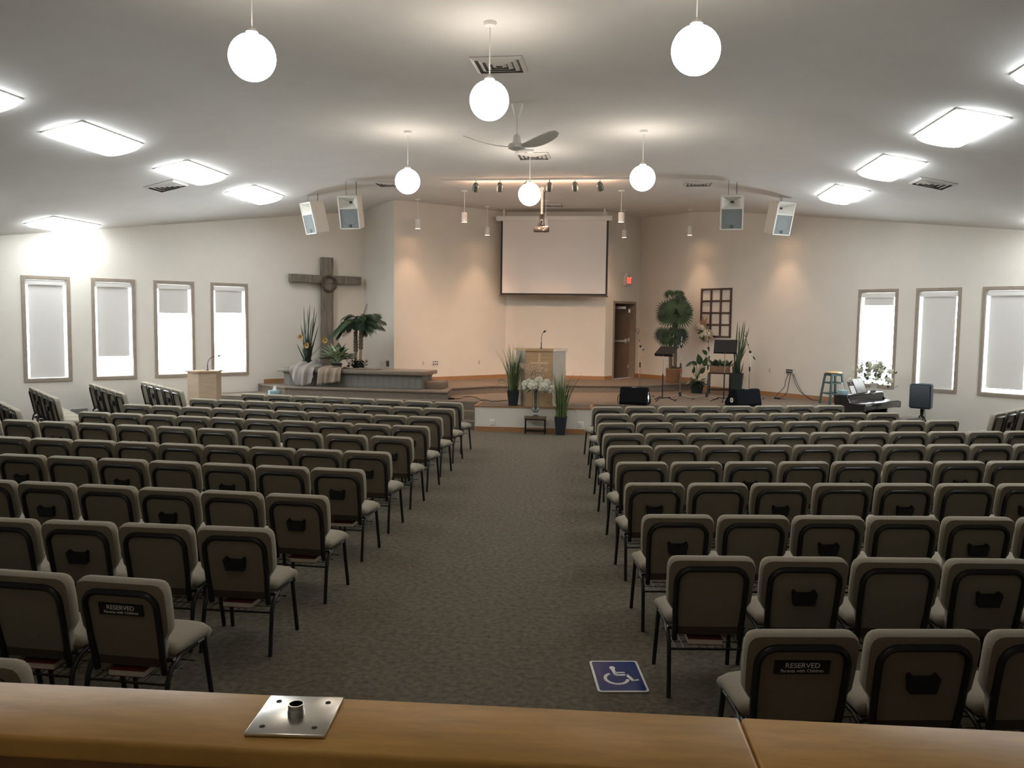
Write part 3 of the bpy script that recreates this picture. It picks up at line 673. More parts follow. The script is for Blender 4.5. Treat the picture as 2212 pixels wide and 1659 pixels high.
# vents
def vent(x, y, label):
    t = thing('ceiling_vent', label, 'vent', (x, y, zc(x)), 0, 'square ceiling vents')
    sl = math.atan(KL) if x < XL else (-math.atan(KR) if x > XR else 0); t.rotation_euler = (0, -sl, 0)
    MB().box(-.29, .29, -.29, .29, -.006, 0).obj('back_plate', M_ventd, t, smooth=0)
    for i, s in enumerate((.29, .215, .145, .08)):
        mb = MB(); a = s; b = s - .045; z0, z1 = -.006, -.034
        for (x0, y0), (x1, y1) in (((-1, -1), (1, -1)), ((1, -1), (1, 1)), ((1, 1), (-1, 1)), ((-1, 1), (-1, -1))):
            mb.hexa([(x0 * a, y0 * a, z0), (x1 * a, y1 * a, z0), (x1 * a, y1 * a, z0 - .003), (x0 * a, y0 * a, z0 - .003)], [(x0 * b, y0 * b, z1 + .008), (x1 * b, y1 * b, z1 + .008), (x1 * b, y1 * b, z1 + .005), (x0 * b, y0 * b, z1 + .005)])
        mb.obj('louvre_ring', M_vent, t, smooth=0)
for x, y, w in ((-1.40, 9.5, 'square ceiling vent between the globe and the fan'), (-1.56, 14.72, 'square ceiling vent just beyond the ceiling fan'), (-1.72, 20.88, 'square ceiling vent above the stage behind the projector'), (-4.93, 17.57, 'square ceiling vent beside the loudspeaker, cross side'), (1.55, 17.83, 'square ceiling vent beside the loudspeaker, piano side'), (-8.1, 14.3, 'square vent on the sloping ceiling among fluorescents, cross side'), (4.93, 14.4, 'square vent on the sloping ceiling among fluorescents, piano side')): vent(x, y, w)
# ceiling fan
t = thing('ceiling_fan', 'white three-blade ceiling fan on a long rod', 'ceiling fan', (-1.41, 11.24, 4.54))
hz = ZF - 4.54
MB().lathe([(0, -.045), (.06, -.04), (.115, -.015), (.118, .02), (.10, .045), (.06, .05), (.05, .14), (.022, .17)], 24).obj('motor', M_white, t)
MB().tube([(0, 0, .16), (0, 0, hz - .1)], .013, 8).obj('rod', M_white, t)
MB().lathe([(.03, hz - .17), (.075, hz - .03), (.08, hz), (0, hz)], 18).obj('canopy', M_white, t)
for a in (-38, 82, 202):
    mb = MB(); ra = math.radians(a); N = 10
    for i in range(N + 1):
        s = i / N; r = .11 + .61 * s; w = .035 + .05 * math.sin(math.pi * min(1, s * 1.05 + .0)) ** .7 + .03 * s; w = w if i < N else .035; z = .0 + .10 * s * s; tw = -.25
        for k, zz in ((-1, -.004), (1, -.004), (1, .004), (-1, .004)): mb.v.append((r * math.cos(ra) - k * w * math.sin(ra), r * math.sin(ra) + k * w * math.cos(ra), z + k * w * tw + zz))
    for i in range(N):
        for k in range(4): mb.f.append((i * 4 + k, i * 4 + (k + 1) % 4, i * 4 + 4 + (k + 1) % 4, i * 4 + 4 + k))
    mb.f += [(0, 1, 2, 3), (4 * N, 4 * N + 1, 4 * N + 2, 4 * N + 3)]
    mb.obj('blade', M_white, t, smooth=50)
# hung loudspeakers
def hung(u, v, y, yaw, label, top):
    p = pd(u, v, y)
    t = thing('hanging_loudspeaker', label, 'loudspeaker', (p.x, y, p.z), 0, 'white loudspeakers hung from the ceiling')
    R_ = Matrix.Rotation(math.radians(yaw), 4, 'Z') @ Matrix.Rotation(math.radians(14), 4, 'X')
    w, h, dp = .225, .34, .36     # front faces -y
    fr = [(-w, 0), (w, 0), (w * .72, dp), (-w * .72, dp)]
    bm = bmesh.new(); vb = [bm.verts.new((x, y_ - dp / 2, -h)) for x, y_ in fr]; vt = [bm.verts.new((x, y_ - dp / 2, h * (1 if y_ == 0 else .92))) for x, y_ in fr]
    for f in ([vb[3], vb[2], vb[1], vb[0]], vt, [vb[1], vb[2], vt[2], vt[1]], [vb[2], vb[3], vt[3], vt[2]], [vb[3], vb[0], vt[0], vt[3]]): bm.faces.new(f)
    # front frame with recess
    MB().frombm(bm, R_).obj('cabinet', M_spk, t, smooth=0)
    f0 = -dp / 2; mb = MB()
    mb.box(-w, -w + .028, f0 - .002, f0 + .05, -h, h, m=R_); mb.box(w - .028, w, f0 - .002, f0 + .05, -h, h, m=R_); mb.box(-w, w, f0 - .002, f0 + .05, h - .03, h, m=R_); mb.box(-w, w, f0 - .002, f0 + .05, -h, -h + .02, m=R_); mb.box(-w, w, f0 - .002, f0 + .03, .07, .085, m=R_)
    mb.obj('front_frame', M_spk, t, smooth=0)
    g_ = MB().box(-w + .026, w - .026, f0 + .012, f0 + .02, -h + .018, .072, m=R_).obj('grille', M_grille, t, smooth=0)
    mb = MB(); mb.tube([R_ @ Vector((.15 * math.cos(a), f0 + .011, -.125 + .15 * math.sin(a))) for a in [2 * math.pi * i / 24 for i in range(24)]], .004, 4, closed=True); mb.obj('cone_ring', M_grille, g_)
    # flared horn
    o4 = [(-w + .028, .085), (w - .028, .085), (w - .028, h - .03), (-w + .028, h - .03)]; i4 = [(-.035, .17), (.035, .17), (.035, .21), (-.035, .21)]
    mb = MB(); mb.add([R_ @ Vector((x, f0 + .005, z)) for x, z in o4] + [R_ @ Vector((x, f0 + .16, z)) for x, z in i4], [(k, (k + 1) % 4, 4 + (k + 1) % 4, 4 + k) for k in range(4)]); mb.obj('horn', M_spk, t, smooth=0)
    mb = MB(); mb.add([R_ @ Vector((x, f0 + .158, z)) for x, z in i4], [(0, 1, 2, 3)]); mb.obj('throat', M_dark, t, smooth=0)
    lg = MB().box(-.030, .030, f0 + .006, f0 + .013, -.30, -.245, m=R_).obj('badge', M_pocket, g_, smooth=0)
    tm = text_mb('EV', .034, .0006); tm.v = [tuple(R_ @ Vector((x, f0 + .0055 - z, yy - .273))) for x, yy, z in tm.v]; tm.obj('badge_mark', M_plate, g_, smooth=0)
    for sx in (-.08, .08):
        a_ = R_ @ Vector((sx, -.05 if sx < 0 else .10, h * .97)); zt = zc(p.x + a_.x) - p.z
        MB().tube([a_, (a_.x, a_.y, zt)], .006 if sx > 0 else .0035, 5).obj('hanging_rod', M_black, t)
hung(761, 457, 17.1, -7, 'white loudspeaker hung beside the altar, facing straight out', None)
hung(681, 469, 17.7, -40, 'white loudspeaker above the cross, turned toward the cross-side windows', None)
hung(1581, 457, 17.4, -7, 'white loudspeaker hung above the lattice, facing straight out', None)
hung(1682, 470, 18.2, 30, 'white loudspeaker turned toward the piano-side windows', None)

# ================================================================== STAGE FURNISHINGS
up3 = Vector((0, 0, 1))
# ---- projection screen
ys = 21.72
a, b = pd(1072, 467, ys), pd(1323, 470, ys); s0, s1 = pd(1080, 637, ys), pd(1312, 638, ys); w0, w1 = pd(1082, 480, ys).x, pd(1315, 480, ys).x
t = thing('projection_screen', 'pulled-down white projection screen with black border on the back wall', 'projection screen', ((a.x + b.x) / 2, ys, 0))
cx = (a.x + b.x) / 2; z_t = a.z; z_b = s0.z; hw = (b.x - a.x) / 2; sw_ = (w1 - w0) / 2; ox = (w0 + w1) / 2 - cx
MB().rbox(-hw, hw, -.05, .12, z_t - .12, z_t, .012).obj('case', M_white, t)
MB().box(ox - sw_ + .05, ox + sw_ - .05, .018, .021, z_b + .05, z_t - .11).obj('fabric', M_screen, t, smooth=0)
mb = MB(); mb.box(ox - sw_, ox - sw_ + .05, .017, .022, z_b, z_t - .11); mb.box(ox + sw_ - .05, ox + sw_, .017, .022, z_b, z_t - .11); mb.box(ox - sw_ + .05, ox + sw_ - .05, .017, .022, z_b, z_b + .05); mb.obj('black_border', M_pocket, t, smooth=0)
MB().rbox(ox - sw_ - .02, ox + sw_ + .02, .005, .035, z_b - .035, z_b + .002, .006).obj('bottom_bar', M_tablew, t)
for sx in (-hw + .2, hw - .2): MB().box(sx - .02, sx + .02, .02, .06, z_t - .01, ZF).obj('ceiling_bracket', M_white, t, smooth=0)
# ---- projector
py_ = 18.2; p = pd(1170, 496, py_)
t = thing('projector', 'dark projector hung on a white ceiling pole', 'projector', (p.x, py_, p.z))
MB().rbox(-.17, .15, -.13, .13, -.045, .05, .015).obj('body', mat('projector_body', (.022, .018, .015), .5), t)
MB().lathe([(.035, 0), (.045, .03), (.045, .06), (.03, .06)], 14, m=Matrix.Translation((.06, .13, 0)) @ Matrix.Rotation(-math.pi / 2, 4, 'X')).obj('lens', M_black, t)
mb = MB()
for x, z, w, h in ((-.06, .012, .04, .016), (.03, -.022, .03, .014), (.075, .0, .012, .012), (.06, -.026, .012, .01)): mb.box(x, x + w, -.132, -.129, z - h / 2, z + h / 2)
mb.obj('ports', M_plate, t, smooth=0)
MB().tube([(0, 0, .19), (0, 0, ZF - p.z)], .026, 12).obj('pole', M_white, t)
MB().lathe([(.026, ZF - p.z - .06), (.045, ZF - p.z - .06), (.045, ZF - p.z)], 16).obj('ceiling_collar', M_white, t)
mb = MB(); mb.box(-.05, .04, -.03, .03, .22, .32); mb.box(-.07, .07, -.05, .05, .085, .10)
for sx in (-.07, .07): mb.tube([(sx, 0, .05), (sx * .6, 0, .2)], .006, 5)
mb.tube([(-.02, 0, .1), (.0, 0, .2)], .02, 8); mb.obj('mount', M_black, t)
mb = MB(); mb.tube([(.05, -.02, .34), (.06, -.02, .5), (.05, -.02, .62), (.05, -.01, .78), (.14, 0, ZF - p.z - .02)], .012, 6)
for i in range(4): mb.tube(bez((.02 * i - .03, -.03, .33), (.06 + .02 * i, -.06, .25), (-.08 + .03 * i, -.09, .16), (-.08 + .05 * i, -.12, .04), 10), .005, 5)
mb.obj('cables', M_cable, t)
# ---- exit sign
p = pl(1352, 607, CORN_D, CORN_E); ra = math.atan2(DD.y, DD.x)
t = thing('exit_sign', 'red lit EXIT sign with twin lamps above the open door', 'exit sign', (p.x - DOUT.x * .001, p.y - DOUT.y * .001, p.z), ra)
MB().rbox(-.17, .17, -.10, 0, -.125, .135, .008).obj('housing', M_plate, t)
fz = MB().box(-.125, .125, -.104, -.099, -.1, .1).obj('face', mat('exit_face', (.35, .30, .27), .5), t, smooth=0)
tm = text_mb('EXIT', .205, .001); xs = [v[0] for v in tm.v]; k = .225 / (max(xs) - min(xs)); tm.v = [(x * k, -.106 - z, y * 1.18) for x, y, z in tm.v]; tm.obj('lettering', M_red_em, fz, smooth=0)
for sx in (-.08, .09): MB().lathe([(.0, 0), (.02, .005), (.045, .05), (.04, .055), (0, .05)], 12, m=Matrix.Translation((sx, -.04, .15)) @ Matrix.Rotation(math.radians(70), 4, 'X') @ Matrix.Rotation(math.radians(-40 if sx < 0 else 40), 4, 'Y')).obj('emergency_lamp', M_plate, t)
# ---- wall plates
def plate(p, nin, label, w=.07, h=.115, kind='outlet'):
    rz = math.atan2(-nin[0], nin[1]) + math.pi; p = p + Vector((nin[0], nin[1], 0)) * .004
    t = thing('wall_plate', label, 'wall plate', p, rz)
    m_ = M_plate if kind != 'dark' else mat('grey_plate', (.12, .11, .10), .5)
    MB().rbox(-w / 2, w / 2, -.006, .0, -h / 2, h / 2, .003).obj('plate', m_, t)
    if kind == 'outlet':
        for z in (-.022, .022): MB().rbox(-.017, .017, -.009, -.005, z - .014, z + .014, .004).obj('socket', mat('socket_tone', (.30, .24, .20), .5), t)
    elif kind == 'switch': MB().rbox(-.012, .012, -.012, -.005, -.025, .025, .003).obj('rocker', M_white, t)
    else:
        n = 3 if w > .1 else 1
        for i in range(n):
            for z in (-.03, .03): MB().lathe([(.016, -.004), (.016, .004), (0, .004)], 10, m=Matrix.Translation(((i - (n - 1) / 2) * .055, -.007, z)) @ Matrix.Rotation(math.pi / 2, 4, 'X')).obj('jack', M_black, t)
wn = (.72, -.70)
plate(pl(914, 784, CORN_B, CORN_C), wn, 'white outlet plate on the warm stage wall beside the jack panel')
plate(pl(940, 784, CORN_B, CORN_C), wn, 'wide jack panel with dark sockets on the stage wall', .17, .12, 'jack')
plate(pl(1035, 782, CORN_B, CORN_C), wn, 'white outlet plate on the stage wall below the screen')
plate(pl(826.5, 784, CORN_A, CORN_B), (-.66, -.75), 'white outlet plate beside the potted palm')
plate(pl(838, 785.5, CORN_A, CORN_B), (-.66, -.75), 'dark jack panel beside the potted palm', .11, .15, 'dark')
rn = (-ROUT.x, -ROUT.y)
plate(pl(1663, 799, RA, RA + RD), rn, 'white outlet plate on the wall behind the black floor monitor')
plate(pl(1395, 712, RA, RA + RD), rn, 'white switch plate on the wall beside the door', .07, .115, 'switch')
for u, v, l in ((1064, 912, 'square white plate on the stage front, near the steps'), (1254, 917, 'square white plate on the stage front, near the potted grass')):
    p = pd(u, v, 16.598); t = thing('floor_box_plate', l, 'wall plate', p, 0); MB().rbox(-.058, .058, -.008, 0, -.062, .062, .003).obj('plate', M_white, t); MB().box(-.03, .03, -.0095, -.007, -.03, .03).obj('insert', M_plate, t, smooth=0)
p = pl(171, 887, LA, LA + LD); t = thing('wall_grille', 'low dark air grille on the wall under the cross-side windows', 'grille', (p.x + LD.y * .002, p.y - LD.x * .002, p.z), math.atan2(LD.y, LD.x))
MB().box(-.17, .17, -.01, 0, -.045, .045).obj('frame', M_vent, t, smooth=0)
for i in range(5): MB().box(-.155, .155, -.014, -.009, -.036 + .016 * i, -.028 + .016 * i).obj('slat', M_ventd, t, smooth=0)
# ---- cross and crown
off = -LOUT * .012; cN = -LOUT
bx = LA + cN * .11; c0 = pl(706, 604, bx, bx + LD); cz = c0.z; ctop = pl(701, 556, bx, bx + LD).z
crx = math.atan2(LD.y, LD.x)
t = thing('timber_cross', 'tall cross of weathered timbers standing against the wall', 'cross', (c0.x, c0.y, Z2), crx)
def rough_beam(L, w, d, axis, z0, seed):
    rnd = random.Random(seed); bm = bmesh.new(); N = 14; ringv = []
    for i in range(N + 1):
        s = i / N; pr = []
        for k in range(8):
            aa = [(-1, -.75), (-.8, -1), (.8, -1), (1, -.75), (1, .75), (.8, 1), (-.8, 1), (-1, .75)][k]
            u, v = aa[0] * w / 2 * (1 + rnd.uniform(-.05, .05)), aa[1] * d / 2 * (1 + rnd.uniform(-.05, .05))
            pr.append(bm.verts.new((u, v, z0 + L * s) if axis == 'z' else (z0 + L * s, v, u)))
        ringv.append(pr)
    for i in range(N):
        for k in range(8): bm.faces.new((ringv[i][k], ringv[i][(k + 1) % 8], ringv[i + 1][(k + 1) % 8], ringv[i + 1][k]))
    bm.faces.new(ringv[0]); bm.faces.new(ringv[-1]); return MB().frombm(bm)
rough_beam(ctop - Z2, .29, .15, 'z', 0., 3).obj('upright_beam', M_bark, t, smooth=30)
la = pl(625, 601, bx, bx + LD); lb = pl(777, 606, bx, bx + LD); l0 = (la - c0).xy.dot(LD); l1 = (lb - c0).xy.dot(LD)
o = rough_beam(l1 - l0, .20, .13, 'x', l0, 5).obj('cross_beam', M_bark, t, smooth=30); o.location = (0, -.02, cz - Z2)
wr = thing('thorn_wreath', 'twig crown of thorns hung where the cross beams meet', 'wreath', (c0.x + cN.x * .12, c0.y + cN.y * .12, pl(706, 613, bx, bx + LD).z), crx)
rnd = random.Random(2)
for j in range(5):
    ph = j * 1.3; mb = MB(); mb.tube([((.18 + .018 * math.cos(7 * aa + ph)) * math.cos(aa), .02 * math.sin(7 * aa + ph), (.18 + .018 * math.cos(7 * aa + ph)) * math.sin(aa)) for aa in [2 * math.pi * i / 40 for i in range(40)]], .014, 5, closed=True); mb.obj('twig', M_twig, wr)
mb = MB()
for j in range(36):
    aa = rnd.uniform(0, 6.28); r0 = .18; d = Vector((math.cos(aa + rnd.uniform(-.9, .9)), rnd.uniform(-.6, .3), math.sin(aa + rnd.uniform(-.9, .9)))) * .06
    p0 = Vector((r0 * math.cos(aa), 0, r0 * math.sin(aa))); mb.tube([p0, p0 + d], [.004, .001], 4)
mb.obj('thorns', M_twig, wr)
# ---- altar table
TZ = 1.09; fl, fr = pz(599, 794.5, TZ), pz(917.5, 803.5, TZ)
ta = math.atan2(fr.y - fl.y, fr.x - fl.x); tw = (fr - fl).length; td = .86
t = thing('altar_table', 'long low grey wooden altar table with overhanging top', 'altar table', (fl.x, fl.y, 0), ta)
MB().rbox(0, tw, 0, td, TZ - .085, TZ, .008).obj('table_top', M_altart, t)
base = MB(); base.box(.12, tw - .10, .10, td - .08, Z2, TZ - .085); base.obj('base', M_altar, t, smooth=0)
npl = 22; x0, x1 = .12, tw - .10
plank = None
for i in range(npl):
    wp = (x1 - x0) / npl
    if plank is None: plank = MB().rbox(0, wp - .0018, .088, .104, Z2 + .006, TZ - .10, .0012, 1).mesh('front_plank', 0); plank.materials.append(M_altar)
    o = link('front_plank', plank, t); o.location = (x0 + wp * i, random.uniform(-.003, .002), 0)
MB().box(.10, tw - .08, .08, td - .06, TZ - .115, TZ - .084).obj('apron', M_altar, t, smooth=0)
def tbl(u, dy, z=TZ): q = fl + Vector((math.cos(ta), math.sin(ta), 0)) * u + Vector((-math.sin(ta), math.cos(ta), 0)) * dy; return Vector((q.x, q.y, z))
def tu(px, py, dy):      # distance along the table of a pixel seen at depth line dy
    q = pd(px, py, fl.y + dy); return (q - fl).xy.dot(Vector((math.cos(ta), math.sin(ta))))
# draped cloths
def drape(name, label, m_, u0, u1, dback, hang, seed, rise):
    t = thing(name, label, 'cloth', tbl(u0, 0), ta, 'cloths draped over the altar table'); NU, NV = 30, 22; mb = MB(); W_ = u1 - u0
    for i in range(NU + 1):
        s = i / NU; h = hang(s); path = dback + h
        for j in range(NV + 1):
            v = j / NV; l = v * path
            fold = math.sin(s * 19 + seed + v * 2) * .8 + math.sin(s * 33 + seed * 2.1 + v * 5) * .45 + math.sin(s * 9 + seed * .7 + v * 4) * .8
            if l < dback:
                y = dback - l; z = .012 + (rise(s, l / dback)) + .010 * (fold + 2.0)
                y += .02 * math.sin(s * 7 + seed) * (1 - l / dback)
            else:
                e = l - dback; k = min(1, e / .08); y = -.018 - .022 * k - (.045 * k) * (fold + 1.6) * .5 - .03 * math.sin(min(1, e / .4) * 1.2); z = .012 + .010 * (fold + 2.0) * (1 - k) - e
            x = s * W_ + (.03 * math.sin(v * 5 + seed) if i in (0, NU) else 0) + .05 * (s - .5) * -v
            mb.v.append((x, y, z))
    for i in range(NU):
        for j in range(NV): q = i * (NV + 1) + j; mb.f.append((q, q + 1, q + NV + 2, q + NV + 1))
    o = mb.obj('draped_cloth', m_, t, smooth=80); md = o.modifiers.new('thickness', 'SOLIDIFY'); md.thickness = .006; md.offset = 0
    return t
U1a, U1b, U2a, U2b = tu(628, 800, 0), tu(690, 800, 0), tu(691, 800, 0), tu(746, 800, 0)
drape('linen_cloth', 'grey linen cloth with pointed hem hanging over the altar front', M_gauze, U1a, U1b - .015, .36, lambda s: .10 + (.30 if s < .95 else .2) * min(1, s / .34) ** .9 - .10 * max(0, (s - .62) / .38), 1.3, lambda s, q: .13 * math.sin(math.pi * (.1 + .8 * s)) * (1 - q) ** .7 * (1 + .35 * math.sin(11 * s)))
drape('burlap_cloth', 'tan burlap cloth with frayed hem hanging over the altar front', M_burlap, U2a, U2b, .40, lambda s: .36 - .08 * s + .012 * math.sin(40 * s), 3.9, lambda s, q: .05 * (1 - q) * (.6 + .4 * math.sin(7 * s)))
t = thing('burlap_runner', 'tan burlap runner lying on the altar top under the ivy', 'cloth', tbl(U2b - .1, .25), ta, 'cloths draped over the altar table')
mb = MB(); NU, NV = 18, 6
for i in range(NU + 1):
    for j in range(NV + 1): s, v = i / NU, j / NV; mb.v.append((s * .85, v * .32 + .03 * math.sin(6 * s), .008 + .03 * (math.sin(s * 14 + v * 3) * .5 + .5) * math.sin(math.pi * min(1, v + .15)) * (1 - .5 * s)))
for i in range(NU):
    for j in range(NV): q = i * (NV + 1) + j; mb.f.append((q, q + NV + 1, q + NV + 2, q + 1))
o = mb.obj('cloth', M_burlap, t, smooth=80); md = o.modifiers.new('thickness', 'SOLIDIFY'); md.thickness = .005
# ---- plants
def reeds(root, tips, base, spread, m_, r=.017, z0=0.):
    rnd = random.Random(len(tips))
    for i, tp in enumerate(tips):
        b = Vector((base[0] + rnd.uniform(-spread, spread), base[1] + rnd.uniform(-spread, spread), z0)); tp = Vector(tp)
        mb = MB(); n = 8; pts = [b.lerp(tp, k / n) for k in range(n + 1)]
        mb.tube(pts, [r * (1 - .15 * k / n) if k < n - 1 else (r * .6 if k == n - 1 else .001) for k in range(n + 1)], 6); mb.obj('stalk', m_, root)
yP = fl.y + .48
b0 = pd(664, 788, yP); b0.z = TZ
t = thing('reed_plant', 'tall dark green reed arrangement with yellow silk flowers beside the cross', 'plant', b0)
tips = [pd(u, v, yP + dy) - b0 for u, v, dy in ((656, 659, 0), (665, 666, .05), (670, 655, -.03), (680, 660, .06), (685, 671, 0), (649, 698, .05), (654, 708, -.05), (658, 708, .04), (674, 687, -.06), (679, 694, .02), (688, 703, .05), (641, 742, -.1), (668, 680, .1), (661, 690, -.08))]
reeds(t, tips, (0, 0), .06, M_dgreen, .013, .06)
MB().lathe([(.10, 0), (.13, .16), (.12, .16), (.10, .13), (0, .13)], 18).obj('pot', M_dpot, t)
mb = MB(); rnd = random.Random(4)
for i in range(22):
    aa = rnd.uniform(0, 6.28); mb.leaf((rnd.uniform(-.06, .06), rnd.uniform(-.06, .06), .12), Vector((.16 * math.cos(aa), .16 * math.sin(aa), rnd.uniform(.35, .75))), .06, droop=.05)
mb.obj('leaves', M_dgreen, t)
def flower(root, p, r, m_, seed, nm='flower'):
    rnd = random.Random(seed); mb = MB()
    for i in range(7):
        aa = i * 2 * math.pi / 7; d = Vector((math.cos(aa), -.55, math.sin(aa))).normalized(); mb.leaf(p, p + d * r * rnd.uniform(.85, 1.1), r * .95, up=Vector((0, -1, 0)), droop=.05, fold=.35)
    return mb.obj(nm, m_, root)
for i, (u, v) in enumerate(((650, 728), (663, 746), (703, 735))):
    p = pd(u, v, yP - .16) - b0; f_ = flower(t, p, .085, M_yellow, i); MB().tube(bez((0, 0, .15), (p.x * .3, p.y * .3, .3), (p.x * .8, p.y * .6, p.z - .1), p, 8), .005, 5).obj('stem', M_dgreen, f_)
    MB().sphere(p + Vector((0, -.03, 0)), .018, 8, 6).obj('flower_centre', M_twig, f_)
# variegated leafy plant
yV = fl.y + .30; b1 = pd(727, 786, yV); b1.z = TZ + .02
t = thing('variegated_plant', 'low bushy plant with pale striped leaves on the altar', 'plant', b1); rnd = random.Random(11)
MB().lathe([(.11, 0), (.13, .10), (.11, .10), (0, .09)], 16).obj('pot', M_dpot, t)
for i in range(52):
    aa = rnd.uniform(0, 6.28); el = rnd.uniform(.15, 1.25); L = rnd.uniform(.38, .62); st = Vector((rnd.uniform(-.05, .05), rnd.uniform(-.05, .05), .09))
    mid = st + Vector((math.cos(aa) * .10 * math.cos(el) * 1.6, math.sin(aa) * .10 * math.cos(el) * 1.2, .05 + .16 * math.sin(el)))
    tip = mid + Vector((math.cos(aa) * math.cos(el), math.sin(aa) * math.cos(el) * .7, math.sin(el) * .75)) * L * .8
    mb = MB(); mb.leaf(mid, tip, .15, droop=.2, fold=.25, n=5); mb.tube([st, mid], .004, 4); mb.obj('leaf', M_pgreen if i % 4 < 3 else M_green, t)
# feather palm with two trunks
def frond(root, p0, d, L, m_, droop=.55, lw=.014, nl=20, ll=.22):
    d = Vector(d).normalized(); pts = []; n = 12
    for i in range(n + 1): s = i / n; pts.append(Vector(p0) + d * L * s - up3 * droop * L * s * s)
    mb = MB(); mb.tube(pts, [.007 * (1 - .8 * i / n) for i in range(n + 1)], 4)
    for i in range(nl):
        s = .18 + .82 * i / nl; q = Vector(p0) + d * L * s - up3 * droop * L * s * s; tg = (d - up3 * 2 * droop * s).normalized(); sd = tg.cross(up3).normalized()
        l_ = ll * math.sin(math.pi * (.15 + .8 * s)) ** .6
        for sg in (-1, 1):
            dd = (sd * sg * .8 + tg * .6 - up3 * .25).normalized(); mb.leaf(q, q + dd * l_, lw, n=2, droop=.25)
    return mb.obj('frond', m_, root)
yF = fl.y + .62; b2 = pd(774, 788, yF); b2.z = TZ
t = thing('feather_palm', 'artificial feather palm with two trunks and ivy at its foot', 'plant', b2)
T1 = pd(768, 716, yF) - b2; T2 = pd(780, 703, yF - .05) - b2
for j, (tp, bb) in enumerate(((T1, Vector((-.06, 0, .03))), (T2, Vector((.05, 0, .03))))):
    mb = MB(); n = 14; mid = bb.lerp(tp, .4)
    MB().tube([bb.lerp(tp, .45 * i / 6) for i in range(7)], .034, 8).obj('trunk_base', M_trunkl, t)
    mb.tube([bb.lerp(tp, .42 + .58 * i / n) for i in range(n + 1)], [.04 + .012 * (i % 2) + (.006 if i < 9 else 0) for i in range(n + 1)], 8); mb.obj('trunk', M_trunk, t)
    rnd = random.Random(20 + j)
    for i in range(22):
        aa = i * 2.4 + j; el = (1.1, .7, .3)[i % 3] + rnd.uniform(-.15, .15); d = Vector((math.cos(aa) * math.cos(el), math.sin(aa) * math.cos(el) * .55, math.sin(el) + .55)); L = rnd.uniform(.65, .98)
        frond(t, tp, d, L, M_green if i % 2 else M_dgreen, droop=rnd.uniform(.5, 1.05), ll=.27, lw=.017, nl=24)
frond(t, T2, Vector((.25, 0, 1)), .62, M_green, droop=.15); frond(t, T2, Vector((.75, -.1, .9)), .75, M_green, droop=.4)
mb = MB(); rnd = random.Random(31)
for i in range(150):
    aa = rnd.uniform(0, 6.28); r_ = rnd.uniform(.03, .20); p0 = Vector((r_ * math.cos(aa) * 1.15, r_ * math.sin(aa) * .7 - .05, rnd.uniform(.01, .14))); d = Vector((rnd.uniform(-1, 1), rnd.uniform(-1, .3), rnd.uniform(-.3, .8))).normalized(); mb.leaf(p0, p0 + d * .085, .06, n=2)
o = mb.obj('ivy_leaves', M_dgreen, t); o['kind'] = 'stuff'
MB().lathe([(.12, 0), (.14, .08), (.12, .08), (0, .07)], 16).obj('pot', M_dpot, t)
# ---- potted grasses
def grass(loc, h, hp, w, label, seed, lean=0.):
    t = thing('potted_grass', label, 'plant', loc, math.radians(0), 'tall potted grasses by the lectern'); rnd = random.Random(seed); a = w * .36; b = w * .5
    mb = MB(); pr = rrect(2 * b, 2 * b, .02, 2); pb = rrect(2 * a, 2 * a, .02, 2); pi_ = rrect(2 * b - .02, 2 * b - .02, .015, 2); n = len(pr)
    mb.v = [(x, y, 0) for x, y in pb] + [(x, y, hp) for x, y in pr] + [(x, y, hp) for x, y in pi_] + [(x, y, hp - .03) for x, y in pi_]
    for k in range(n):
        k2 = (k + 1) % n
        for r in range(3): mb.f.append((r * n + k, r * n + k2, (r + 1) * n + k2, (r + 1) * n + k))
    mb.f += [tuple(range(n - 1, -1, -1)), tuple(range(3 * n, 4 * n))]; mb.obj('pot', M_pot, t)
    mb = MB()
    for i in range(120):
        aa = rnd.uniform(0, 6.28); r0 = rnd.uniform(0, b * .8); p0 = Vector((r0 * math.cos(aa), r0 * math.sin(aa), hp - .03)); H_ = h * (rnd.uniform(.35, 1.) ** .8); out = rnd.uniform(.02, .20) * H_ * (1 if i % 9 else 1.9)
        p1 = p0 + Vector((math.cos(aa) * out * .35, math.sin(aa) * out * .35, H_ * .6)); p2 = p0 + Vector((math.cos(aa) * out * 1.3, math.sin(aa) * out * 1.1, H_)); wd = rnd.uniform(.006, .011)
        sd = Vector((-math.sin(aa + rnd.uniform(-1, 1)), math.cos(aa + rnd.uniform(-1, 1)), 0)); pts = bez(p0, p0.lerp(p1, .6), p1, p2, 4); vs = []
        for k, q in enumerate(pts): ww = wd * (1 - (k / 4) ** 2) + .0008; vs += [q - sd * ww, q + sd * ww]
        mb.add(vs, [(2 * k, 2 * k + 1, 2 * k + 3, 2 * k + 2) for k in range(4)])
    for i in range(7):
        aa = rnd.uniform(0, 6.28); p0 = Vector((b * .7 * math.cos(aa), b * .7 * math.sin(aa), hp)); p2 = p0 + Vector((math.cos(aa) * .28, math.sin(aa) * .2, rnd.uniform(.0, .25))); pts = bez(p0, p0 + Vector((0, 0, .2)), p2 + Vector((0, 0, .18)), p2, 5); vs = []
        for k, q in enumerate(pts): vs += [q - Vector((0, 0, .004)), q + Vector((0, 0, .004))]
        mb.add(vs, [(2 * k, 2 * k + 1, 2 * k + 3, 2 * k + 2) for k in range(5)])
    o = mb.obj('grass_blades', M_grass, t); o['kind'] = 'stuff'
yG = 16.80
gp = pd(1108.5, 860, yG)
grass((gp.x, yG, Z1), pd(1110, 737, yG).z - Z1 - .30, .315, .235, 'charcoal pot of tall grass standing on the stage front beside the lectern', 5)
yG = 16.43; gp = pd(1211, 930, yG)
